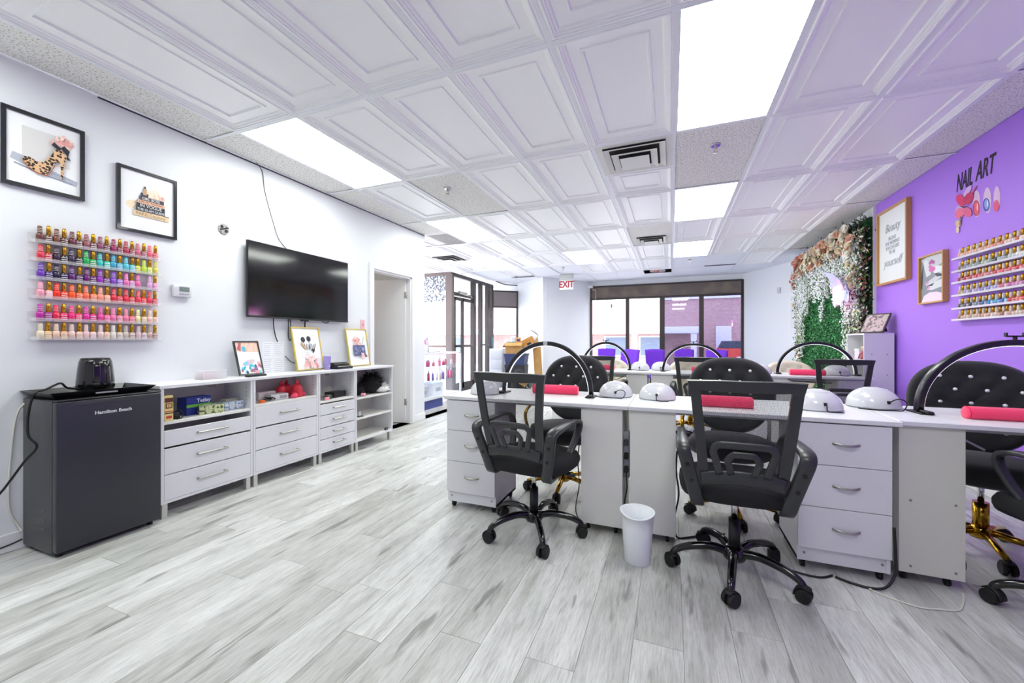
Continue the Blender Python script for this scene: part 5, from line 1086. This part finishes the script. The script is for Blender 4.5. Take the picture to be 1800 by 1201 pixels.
dec('nail_drawing', [('#d9b4dc', pe(1717, 358, 7, 24)), ('#e0bfe2', pe(1736, 352, 7, 23)), ('#dcb8de', pe(1753, 348, 6, 21)), ('#a81840', pe(1716.5, 366, 6.2, 14)), ('#e0506a', pe(1717, 366, 4.6, 12)), ('#3a55a8', pe(1734.5, 360, 6, 12)), ('#8a9fe0', pe(1735, 359, 4, 9)), ('#e0507c', pe(1752, 362, 5, 10)), ('#f5d0dc', pe(1719, 364, 1.2, 7)), ('#dfe6fb', pe(1737, 358, 1.2, 6))])
dec('flower_drawing', [('#c89ad8', pe(1688, 372, 8, 12)), ('#d8b0e0', pe(1702, 336, 4, 12, 12, .6)), ('#d81e6a', pe(1690, 352, 7.5, 11, 14, -.5)), ('#c01058', pe(1704, 349, 7.5, 12, 14, .5)), ('#e86a90', pe(1688, 375, 7.5, 10, 14, .5)), ('#e05a88', pe(1702, 373, 7.5, 9, 14, -.4)), ('#4a1838', [(1687, 362), (1696, 366), (1707, 360), (1697, 363.5)]), ('#c22a78', [(1706, 344), (1718, 326), (1719, 328), (1708, 346)]), ('#d8b890', pe(1686, 393, 5, 6)), ('#e0c8b0', pe(1685, 404, 3, 6)), ('#8a5a60', [(1690, 380), (1688, 396), (1689.5, 396), (1692, 381)])], -.004)
# right polish shelves
RROWS = ['f0b8a0 e8a890 f0c0a8 e8b8a0 f0c8b8 d8907a f0a898 e89a80 d87a70 f0d0c0 e8c8c0 c86a60 f0d8d0 e8c0b0 d8a898 f0d0c8', '8a6a5a 7a8aa8 9aa8a0 88a0a0 3a4a40 b0c0b0 98a8b0 284038 a8b8c0 485858 c8d0d0 e8e8e8 e0e0e4 f0f0f0 e4e8ea f2f2f2',
         '9a1838 c02848 b01838 d84860 c83050 d87888 d08090 c84860 e06070 c83048 d85868 d02840 e07080 28b070 38c088 20a868', 'b8a080 b0a8c8 8a78a8 b8a8d0 7a68a8 9890c8 8890d0 b0a8d8 d07098 d8a0c0 c060a8 d890c0 b860a0 d888b8 e02080 c050c0',
         '504858 6a6078 282850 8088a8 303070 4068a8 3090c8 58a8d8 2870c8 90b8e0 c84050 e88080 e03848 d8a098 e8b8b0 f0e0e0', 'a87858 d8b8a8 b8a090 d8c0b0 b07868 d8a898 c8a898 d8c0b8 a86858 e0c8c0 d0a8a0 e0d0c8 c8b0a8 e8d8d0 d8c0b8 e8d8d0']
xo = XR-.03; ya = onX(1687, 500, xo).y; yb = 3.66
for k, row in enumerate(RROWS):
    z = onX(1686, (456, 479, 499, 522, 545, 565)[k]-2, XR-.055).z
    rack_shelf((XR, ya+.05, z), RR, ya+.05-yb, ACRW, 'pale acrylic polish shelf on the purple wall, %s of six' % SHELFN[k], 'pale acrylic shelves on the purple wall', .055, .012)
    cl = row.split(); n = 25
    for i in range(n):
        c = '#'+cl[int(i*len(cl)/n)]; gold = i % 2 == 1; y = ya-.012-i*.0325
        bottle((xo, y, z), c, gold, '%s polish bottle with %s cap, %s from left on the %s purple-wall shelf' % (cname(c), 'gold' if gold else 'striped', ORD[i], SHELFN[k]), 'polish bottles on the purple wall', True)

# ================================================================== WHITE SHELF UNIT
SX0, SX1, SY0, SY1, SZ = 1.93, 2.185, 5.40, 5.86, 1.245
t = thing('shelf_unit', 'white open shelf unit beside the flower wall', 'shelf unit', (SX1, SY0, 0), 0); th = .018; WD, DP = SY1-SY0, SX1-SX0
obj('side_panel', MB().box(-DP, 0, 0, th, 0, SZ, bev=.001), LAM, t); obj('side_panel', MB().box(-DP, 0, WD-th, WD, 0, SZ, bev=.001), LAM, t); obj('back_panel', MB().box(-.006, 0, th, WD-th, 0, SZ), LAMS, t)
for z in (.0, .32, .63, .94, SZ-th): obj('shelf', MB().box(-DP+.001, -.006, th, WD-th, z, z+th, bev=.001), LAM, t)
for (x, z) in ((-.19, 1.02), (-.06, 1.02), (-.19, .80), (-.06, .80)): obj('screw', MB().cyl((x, .001, z), (x, -.002, z), .006, n=10), M('screw_grey', '#8d8c88', .5), t)
t = thing('display_stand', 'dark framed picture standing tilted on the white shelf unit', 'picture', (2.03, 5.50, SZ), math.radians(-62)); t.rotation_euler = (-.45, 0, math.radians(-62))
obj('frame', MB().box(-.13, .13, -.012, 0, .0, .235, bev=.002), M('dark_wood_frame', '#2c2320', .5), t); obj('print', MB().box(-.115, .115, -.0135, -.012, .014, .22), M('print_pinkish', '#cbb4b8', .6, var=(30, '#7a6468', .5, .6)), t); obj('easel_leg', MB().box(-.02, .02, .0, .012, .02, .2, rot=(.9, 0, 0), org=(0, 0, .2)), M('dark_wood_frame', '#2c2320', .5), t)
t = thing('figurine', 'small red and cream ornament on the upper shelf of the white unit', 'ornament', (2.0, 5.60, .958))
obj('body', MB().lathe([(0, 0), (.03, .0), (.022, .03), (.012, .07), (.016, .09), (0, .1)], 12), M('red_ornament', '#a82a3c', .5), t); obj('head', MB().ball((0, 0, .125), .026), M('cream_ornament', '#e8d0b8', .6), t); obj('tuft', MB().ball((.0, .012, .15), .012).ball((.0, -.016, .148), .012), M('brown_ornament', '#5a3a2a', .7), t)
obj('ribbon', MB().tube([(0, 0, .08), (-.02, -.04, .04), (-.03, -.06, .005)], .006, 6).tube([(0, 0, .08), (-.02, .05, .05), (-.03, .06, .005)], .006, 6), M('red_ornament', '#a82a3c', .5), t)
t = thing('storage_box', 'pink and white box on the upper shelf of the white unit', 'box', (2.04, 5.73, .958)); obj('carton', MB().box(-.06, .06, -.06, .06, 0, .11, bev=.004), M('pale_pink_box', '#ead9e6', .5), t); obj('lid', MB().box(-.063, .063, -.063, .063, .09, .115, bev=.003), LAM, t)

# ================================================================== FLOWER WALL
fl = thing('flower_wall', 'tall green hedge panel draped with white wisteria and cream roses', 'flower wall', (XR-.002, 5.93, 0), RR)
# local: x runs towards the viewer's right (-world y); use x = -(y-5.93)
FLEN = onX(1408, 500, XR-.05).y-5.93
obj('backing_panel', MB().box(-FLEN, 0, -.045, 0, .02, 2.62), M('hedge_backing', '#1f4a26', .9), fl)
rf = random.Random(5); m = MB()
def leafq(m, c, s, mi, nrm=None):
    d = Vector((rf.gauss(0, .6), -1+rf.gauss(0, .3), rf.gauss(0, .6))).normalized(); a = d.orthogonal().normalized(); a = Matrix.Rotation(rf.uniform(0, 2*PI), 3, d) @ a; b = d.cross(a); c = Vector(c)
    m.add([c-a*s, c+b*s*.45+d*s*.15, c+a*s, c-b*s*.45+d*s*.15], [(0, 1, 2, 3)], mi)
for k in range(15000): leafq(m, (rf.uniform(-FLEN, 0), -.05-rf.random()*.035, rf.uniform(.05, 2.6)), rf.uniform(.012, .024), rf.choice((0, 0, 1, 2)))
GRS = [M('leaf_deep', '#1c6b34', .5), M('leaf_mid', '#2b8a44', .5), M('leaf_pale', '#54b065', .5)]
h_ = obj('hedge_leaves', m, GRS, fl); h_['kind'] = 'stuff'
# roses: spiral of petal rings, one mesh, many copies
def rose():
    m = MB()
    for ring, (n, r, tilt, s) in enumerate(((3, .008, 1.3, .014), (5, .018, .9, .02), (6, .028, .5, .024))):
        for i in range(n):
            a = 2*PI*i/n+ring*.5; c = Vector((r*math.cos(a), -.03*math.sin(tilt)*.6, r*math.sin(a))); u = Vector((-math.sin(a), 0, math.cos(a))); v = Vector((math.cos(a)*math.cos(tilt), -math.sin(tilt), math.sin(a)*math.cos(tilt)))
            m.add([c-u*s*.8-v*s*.5, c+u*s*.8-v*s*.5, c+u*s+v*s*.5, c+v*s*.9, c-u*s+v*s*.5], [(0, 1, 2, 3, 4)], 0)
    m.ball((0, -.012, 0), .014, n=8, m=6); return m
ROSEM = [M('rose_cream', '#f0e2c4', .6), M('rose_peach', '#eab9a0', .6), M('rose_blush', '#e39a8a', .6), M('rose_white', '#f6f2e6', .6)]
rms = [mesh(rose(), [q]) for q in ROSEM]
for k in range(210):
    x = -rf.random()*FLEN; edge = abs(x+FLEN/2)/(FLEN/2)
    z = 2.56-rf.random()**1.5*.30-(rf.random()*.5 if edge > .88 else 0); mi = rf.choice((0, 0, 3, 1) if x > -FLEN*.75 else (1, 2, 0)); o = obj('rose', None, ROSEM[mi], fl, (x, -.16-rf.random()*.06, min(2.58, z)), (rf.gauss(0, .4), rf.uniform(0, 6), rf.gauss(0, .4)), me=rms[mi]); s_ = rf.uniform(.75, 1.2); o.scale = (s_, s_, s_)
# wisteria strands
WIS = [M('wisteria_white', '#f6f6fa', .6), M('wisteria_leaf', '#7fa860', .6)]
def strand(L, w_, seed, leaf=.06):
    r = random.Random(seed); m = MB(); m.tube([(0, 0, 0), (.005, 0, -L*.5), (0, 0, -L)], .003, 5, mi=1)
    for k in range(int(L*330)):
        q = r.random(); z = -q*L; ww = w_*(1-.75*q); c = Vector((r.gauss(0, ww*.5), r.gauss(0, ww*.35)-.01, z)); s = r.uniform(.010, .017)
        a = Vector((r.uniform(-1, 1), r.uniform(-.4, .4), r.uniform(-1, 1))).normalized(); b = a.cross(Vector((r.gauss(0, .3), 1, r.gauss(0, .3)))).normalized()
        m.add([c-a*s, c+b*s*.7, c+a*s, c-b*s*.7], [(0, 1, 2, 3)], 1 if r.random() < leaf+.08 else 0)
    return mesh(m, WIS)
SS = [strand(.50, .12, 1), strand(.72, .11, 2), strand(.95, .10, 3)]; SL = [strand(1.5, .09, 4, .2), strand(1.35, .085, 5, .3)]
for k in range(40):
    x = -FLEN*(k+.5)/40+rf.uniform(-.03, .03); mid = abs(x+FLEN*.5)/(FLEN*.5)
    me_ = SS[0 if mid < .45 else (1 if mid < .7 else 2)] if rf.random() < .85 else SS[2]
    obj('wisteria_strand', None, WIS, fl, (x, -.11-rf.random()*.05, 2.40-rf.random()*.14), (0, 0, rf.uniform(-.5, .5)), me=me_)
for x in (-.06, -.16, -.26, -.38, -.48, -FLEN+.10, -FLEN+.22, -FLEN+.34, -FLEN+.45): obj('wisteria_strand', None, WIS, fl, (x, -.12, 2.38), me=rf.choice(SL))
# side garlands of leaves and small blossoms
GAR = [M('garland_dark', '#203a20', .6), M('garland_light', '#9fc05a', .6), M('garland_white', '#f2eee2', .6), M('garland_rose', '#cf7a7c', .6)]
def garland(L, seed, w_=.08, pw=(5, 2, 3, 1)):
    r = random.Random(seed); m = MB()
    for k in range(int(L*520)):
        z = -r.random()*L; c = Vector((r.gauss(0, w_*.5), r.gauss(0, .035), z)); s = r.uniform(.014, .026); a = Vector((r.uniform(-1, 1), r.uniform(-.5, .5), r.uniform(-1, 1))).normalized(); b = a.cross(Vector((r.gauss(0, .4), 1, r.gauss(0, .4)))).normalized()
        m.add([c-a*s, c+b*s*.6, c+a*s, c-b*s*.6], [(0, 1, 2, 3)], r.choices(range(4), pw)[0])
    return m
for x, L, sd in ((-FLEN+.03, 2.35, 1), (-FLEN+.16, 2.2, 2), (.01, 1.85, 3), (-.05, 1.8, 6), (-.14, 1.6, 4), (-.33, 1.45, 5)): o = obj('leaf_garland', garland(L, sd, .085 if x < -1 else .07, (5, 3, 3, 1) if x < -1 else (6, 1, 3, 1.3)), GAR, fl, (x, -.10, 2.5)); o['kind'] = 'stuff'
obj('top_garland', MB().add(*(lambda g: (g.v, g.f))(garland(FLEN, 9, .1))), GAR[0], fl, (0, -.09, 2.56), (0, PI/2, 0))['kind'] = 'stuff'
# butterfly wings and neon sign
def flp(px, py, off): p = onX(px, py, XR-off); return Vector((p.x, p.y, p.z))
c_ = flp(1481, 508, .25)
bf = thing('butterfly', 'large pale lavender paper butterfly on the flower wall', 'ornament', tuple(c_), RR)
WING = M('lavender_wing', '#c3c4ea', .4, sheen=.2); WINGV = M('wing_vein', '#9a9cc8', .5)
def wing(poly, yb, curl):
    cx0 = sum(p[0] for p in poly)/len(poly); cz0 = sum(p[1] for p in poly)/len(poly); n = len(poly)
    vs = [(x, yb-curl*((x-cx0)**2+(z-cz0)**2)**.5, z) for x, z in poly]+[(cx0, yb, cz0)]; vs += [(x, y+.004, z) for x, y, z in vs]
    return MB().add(vs, [(i, (i+1) % n, n) for i in range(n)]+[(n+1+(i+1) % n, n+1+i, 2*n+1) for i in range(n)]+[(i, n+1+i, n+1+(i+1) % n, (i+1) % n) for i in range(n)])
def wl_(pts): return [((c_.y-flp(px, py, .25).y), flp(px, py, .25).z-c_.z) for px, py in pts]
obj('wing', wing(wl_([(1492, 507), (1480, 492), (1466, 481), (1455, 478), (1459, 488), (1463, 497), (1460, 504), (1470, 509), (1484, 512)]), -.0, .12), WING, bf)
obj('wing', wing(wl_([(1493, 506), (1497, 514), (1497, 528), (1494, 533), (1490, 528), (1488, 516)]), -.02, .1), WING, bf)
obj('wing', wing(wl_([(1490, 508), (1482, 513), (1474, 518), (1478, 526), (1486, 530), (1490, 520)]), -.015, .1), WING, bf)
obj('body', MB().tube([(c_.y-flp(1492, 500, .25).y, -.02, flp(1492, 500, .25).z-c_.z), (c_.y-flp(1494, 516, .25).y, -.02, flp(1494, 516, .25).z-c_.z)], .012, 8), WINGV, bf)
n_ = flp(1470, 517, .29); ns = thing('neon_sign', 'glowing pink and white neon script on the flower wall', 'neon sign', tuple(n_), RR)
NEON = [M('neon_pink', '#ff6ad0', .5, emit=6), M('neon_white', '#f0e8ff', .5, emit=6)]
def scribble(seed, z0, L, amp): return smooth_path([(-L/2+L*i/11+(.022*(1 if i % 2 else -1)), 0, z0+amp*(1 if (i//2) % 2 else -1)*(1 if i % 2 else .5)) for i in range(12)], 5)
obj('neon_tube', MB().tube(scribble(1, .055, .26, .035), .007, 7), NEON[0], ns); obj('neon_tube', MB().tube(scribble(2, -.03, .24, .04), .008, 7), NEON[1], ns); obj('neon_tube', MB().tube(scribble(3, -.1, .14, .022), .006, 7), NEON[0], ns)
obj('sign_backing', MB().box(-.15, .15, .01, .014, -.14, .11), CLR, ns); obj('mount', MB().box(-.01, .01, .014, .24, -.02, .02), GREYP, ns)
# little wall sensor on the far white wall
d_ = (Vector(PF)-Vector(PE)); q_ = Vector(PE)+d_*.80; an = math.atan2(d_.y, d_.x)
t = thing('wall_sensor', 'small white sensor on the angled wall right of the window', 'sensor', (q_.x, q_.y, 2.2), an); obj('housing', MB().box(-.03, .03, -.04, 0, -.06, .06, bev=.01), GLOSSW, t); obj('lens', MB().box(-.018, .018, -.043, -.04, -.03, .01), M('sensor_lens', '#c8ccd8', .3), t)

# ================================================================== ENTRANCE CORNER
# glass showcase counter along the left
SCX = -3.80; sy1 = onX(811, 620, SCX).y; sy0 = YE+.12; sz = onX(811, 618, SCX).z
sc = thing('glass_showcase', 'glass display counter with white frame and blue plinth near the entrance', 'display counter', (SCX, sy0, 0), PI/2); SL_ = sy1-sy0; DPT = .5
obj('plinth', MB().box(0, SL_*.62, .02, DPT, 0, .15), M('blue_plinth', '#3c4a8c', .5), sc); obj('base_shelf', MB().box(0, SL_, 0, DPT, .15, .19, bev=.003), LAM, sc)
ALW = M('white_aluminium', '#e6e8ee', .3, .3)
for x in (0, SL_-.03):
    for y in (0, DPT-.03): obj('post', MB().box(x, x+.03, y, y+.03, .19, sz, bev=.002), ALW, sc)
obj('top_frame', MB().box(0, SL_, 0, .04, sz-.035, sz, bev=.002).box(0, SL_, DPT-.04, DPT, sz-.035, sz, bev=.002).box(0, .04, 0, DPT, sz-.035, sz, bev=.002).box(SL_-.04, SL_, 0, DPT, sz-.035, sz, bev=.002), ALW, sc)
GSH = glass('shelf_glass', (.85, .92, .95), .12)
for z in (.45, .70): obj('glass_shelf', MB().box(.03, SL_-.03, .03, DPT-.02, z, z+.008), GSH, sc)
obj('glass_front', MB().box(.03, SL_-.03, .004, .008, .19, sz-.035), GL, sc); obj('glass_end', MB().box(SL_-.012, SL_-.006, .03, DPT-.03, .19, sz-.035), GL, sc); obj('glass_top', MB().box(.04, SL_-.04, .04, DPT-.04, sz-.01, sz-.004), GL, sc)
rp = random.Random(8); PCOL = [('pink', '#e05a86'), ('crimson', '#b82a48'), ('white', '#eceaf0'), ('grey', '#9a98a8'), ('violet', '#8a70b8'), ('peach', '#f0b8a8')]
cnt = {}
for z, lev, n, hr in ((.708, 'upper', 16, (.07, .15)), (.458, 'middle', 14, (.12, .2))):
    for i in range(n):
        nm, hx = PCOL[rp.choice((0, 1, 1, 0, 2, 3, 4) if z > .6 else (0, 1, 2, 2, 4, 5))]; h2 = rp.uniform(*hr); x = .10+(SL_-.2)*(i+.5)/n
        t = thing('product_bottle', '%s product bottle, %s from the left on the %s shelf of the glass showcase' % (nm, ORD[i], lev), 'bottle', (SCX-.10-rp.random()*.12, sy0+x, z), 0, 'products in the glass showcase')
        r2 = rp.uniform(.018, .028); obj('bottle_body', MB().lathe([(0, 0), (r2, 0), (r2, h2*.7), (r2*.5, h2*.78)], 10), M('product_'+nm, hx, .3), t); obj('cap', MB().lathe([(r2*.55, h2*.76), (r2*.55, h2), (0, h2)], 10), M('product_cap', '#d8d4da', .4), t)
for i, (x, w_, h2) in enumerate(((.25, .16, .2), (.62, .3, .19), (1.05, .34, .22))):
    t = thing('product_carton', ['pale carton at the near end of the showcase bottom shelf', 'grey-white carton in the middle of the showcase bottom shelf', 'white carton at the far end of the showcase bottom shelf'][i], 'box', (SCX-.22, sy0+x, .19), PI/2, 'cartons in the glass showcase')
    if x < SL_: obj('carton', MB().box(-w_/2, w_/2, -.12, .12, 0, h2, bev=.004), M('pale_carton%d' % i, ['#dfe2ea', '#d8d4d6', '#eef0f4'][i], .6), t); obj('print_mark', MB().box(-w_*.2, w_*.25, -.1215, -.1202, h2*.3, h2*.6), M('carton_print', '#b8b4c0', .6), t)
t = thing('reception_box', 'pink topped white box standing on the glass showcase', 'box', (SCX-.30, sy0+.45, sz), PI/2); obj('carton', MB().box(-.35, .35, -.15, .15, 0, .13, bev=.006), LAM, t); obj('dark_edge', MB().box(-.36, .2, -.16, .15, .13, .145), BLACKP, t); obj('pink_lid', MB().box(-.35, .3, -.15, .15, .145, .23, bev=.006), M('pink_lid', '#f08ac0', .5), t)
t = thing('spray_bottle', 'white upright bottle beside the pink topped box on the showcase', 'bottle', (SCX-.25, sy0+.92, sz)); obj('bottle_body', MB().lathe([(0, 0), (.04, 0), (.04, .18), (.018, .22)], 14), GLOSSW, t); obj('cap', MB().lathe([(.02, .21), (.02, .27), (0, .28)], 12), M('cap_grey', '#c8c8d2', .4), t)
# boxes pile before the narrow window
BX, BY = -3.28, 8.55
def depth_scale(): return 8.55*.9295+3.28*.369
t = thing('storage_tote', 'dark blue plastic tote under the open cardboard box', 'tote', (BX, BY, 0), .1); BT = M('navy_tote', '#2a3560', .5)
def tub(w, d, h, sp, mat, nm, t, z=0): obj(nm, MB().add([(sx*(w/2+(sp if k else 0)), sy*(d/2+(sp if k else 0)), z+k*h) for k in (0, 1) for sx, sy in ((-1, -1), (1, -1), (1, 1), (-1, 1))], [(3, 2, 1, 0), (0, 1, 5, 4), (1, 2, 6, 5), (2, 3, 7, 6), (3, 0, 4, 7), (4, 5, 6, 7)]), mat, t)
tub(.40, .34, .62, .03, M('black_tote', '#1b1c22', .5), 'lower_tub', t); tub(.42, .36, .24, .03, BT, 'upper_tub', t, .62); obj('rim', MB().box(-.25, .25, -.215, .215, .84, .87, bev=.008), BT, t)
t = thing('cardboard_box', 'open cardboard box on the dark blue tote', 'box', (BX-.02, BY-.02, .87), .12)
obj('carton', MB().box(-.2, .2, -.16, .16, 0, .25, bev=.003), CARD, t); obj('flap', MB().box(-.2, .2, -.3, -.16, .245, .25, rot=(.5, 0, 0), org=(0, -.16, .25)), CARD, t); obj('flap', MB().box(-.32, -.2, -.16, .16, .245, .25, rot=(0, -1.0, 0), org=(-.2, 0, .25)), M('cardboard_dark', '#6a4f42', .85), t)
t = thing('small_carton', 'small tan carton resting on the open cardboard box', 'box', (BX+.03, BY, 1.12), .3); obj('carton', MB().box(-.07, .07, -.06, .06, 0, .12, bev=.003), CARD, t); obj('label_mark', MB().box(-.02, .05, -.0615, -.0602, .03, .08), BLU, t)
t = thing('teal_folder', 'teal folder lying on the open cardboard box', 'folder', (BX-.11, BY-.02, 1.12), -.1); obj('cover', MB().box(-.08, .05, -.1, .1, 0, .02, bev=.003), M('teal_cover', '#5f8fa8', .5), t); obj('pages', MB().box(-.075, .045, -.095, .1, .004, .016), PAPER, t)
t = thing('tilted_box', 'brown carton with black logo mark tilted against the angled wall', 'box', (BX+.34, BY+.05, .98), .3); obj('carton', MB().box(-.14, .14, -.1, .1, 0, .26, bev=.003, rot=(0, -.45, 0)), M('cardboard_deep', '#b07a3c', .85), t); obj('logo_mark', MB().box(-.04, .05, -.1015, -.1002, .09, .15, rot=(0, -.45, 0)), RUBBER, t)
t = thing('white_panel_box', 'white faced carton leaning above the brown tilted carton', 'box', (BX+.26, BY+.08, 1.15), .3); obj('carton', MB().box(-.11, .11, -.03, .03, 0, .24, bev=.003, rot=(0, .6, 0)), M('white_card', '#d9d9e2', .7), t); obj('edge_tape', MB().box(-.11, .11, -.032, .032, .235, .245, rot=(0, .6, 0)), RUBBER, t)
t = thing('cardboard_sheet', 'long cardboard strip standing against the angled wall', 'cardboard', (BX+.50, BY+.15, 0), .25); obj('board', MB().box(-.09, .09, -.01, .01, 0, 1.12, rot=(0, -.06, 0)), CARD, t); obj('fold', MB().box(-.02, .10, -.02, -.012, .5, 1.25, rot=(0, -.12, 0)), CARD, t)
obj('white_sheet', MB().box(.0, .12, .012, .02, .9, 1.6, rot=(0, -.12, 0)), M('white_card', '#d9d9e2', .7), t)
t = thing('drawer_tower', 'pale plastic drawer tower left of the dark tote', 'drawers', (BX-.50, BY+.1, 0), .1); obj('tower_body', MB().box(-.16, .16, -.18, .18, 0, .98, bev=.008), M('milky_tower', '#d6d8e2', .3), t)
for k_ in range(4): obj('drawer', MB().box(-.14, .14, -.195, -.18, .05+.23*k_, .25+.23*k_, bev=.006), M('milky_drawer', '#c6c8d4', .3), t)
t = thing('paint_bucket', 'grey metal bucket on the floor behind the front left desk', 'bucket', (-2.35, 7.2, 0)); obj('bucket_body', MB().lathe([(0, 0), (.15, 0), (.165, .42), (.172, .43), (.16, .43), (.145, .05), (0, .05)], 20), M('bucket_grey', '#8f9194', .35, .6), t); obj('bail_handle', MB().tube(smooth_path([(-.17, 0, .4), (-.15, -.15, .30), (0, -.2, .26), (.15, -.15, .30), (.17, 0, .4)], 5), .005, 6), STEEL, t); obj('paper_label', MB().box(-.06, .06, -.166, -.158, .16, .3), PAPER, t)
t = thing('sweeper_bag', 'dark cloth bag slumped beside the grey bucket', 'bag', (-2.72, 7.25, 0)); m = MB().lathe([(0, 0), (.17, .0), (.2, .1), (.18, .3), (.11, .5), (.07, .6), (0, .62)], 16); m.v = [(x+.02*math.sin(9*z+3*y), y*.8, z) for x, y, z in m.v]; obj('bag_body', m, M('dark_cloth', '#26262c', .9), t); obj('price_tag', MB().box(.06, .2, -.17, -.165, .33, .42, rot=(0, .5, 0), org=(.1, 0, .37)), CARD, t)
for k_, (x, lab) in enumerate(((-4.28, 'dark pole leaning beside the entrance door'), (-4.22, 'teal pole leaning beside the entrance door'))):
    t = thing('broom_pole', lab, 'pole', (x, 9.3+.05*k_, 0)); obj('pole', MB().cyl((.08, -.12, .0), (-.05, .05, 1.25), .016, n=8), M('pole%d' % k_, ['#2f3a48', '#5f8a96'][k_], .5), t); obj('tip', MB().cyl((.08, -.12, 0), (.07, -.11, .06), .022, n=8), RUBBER, t)
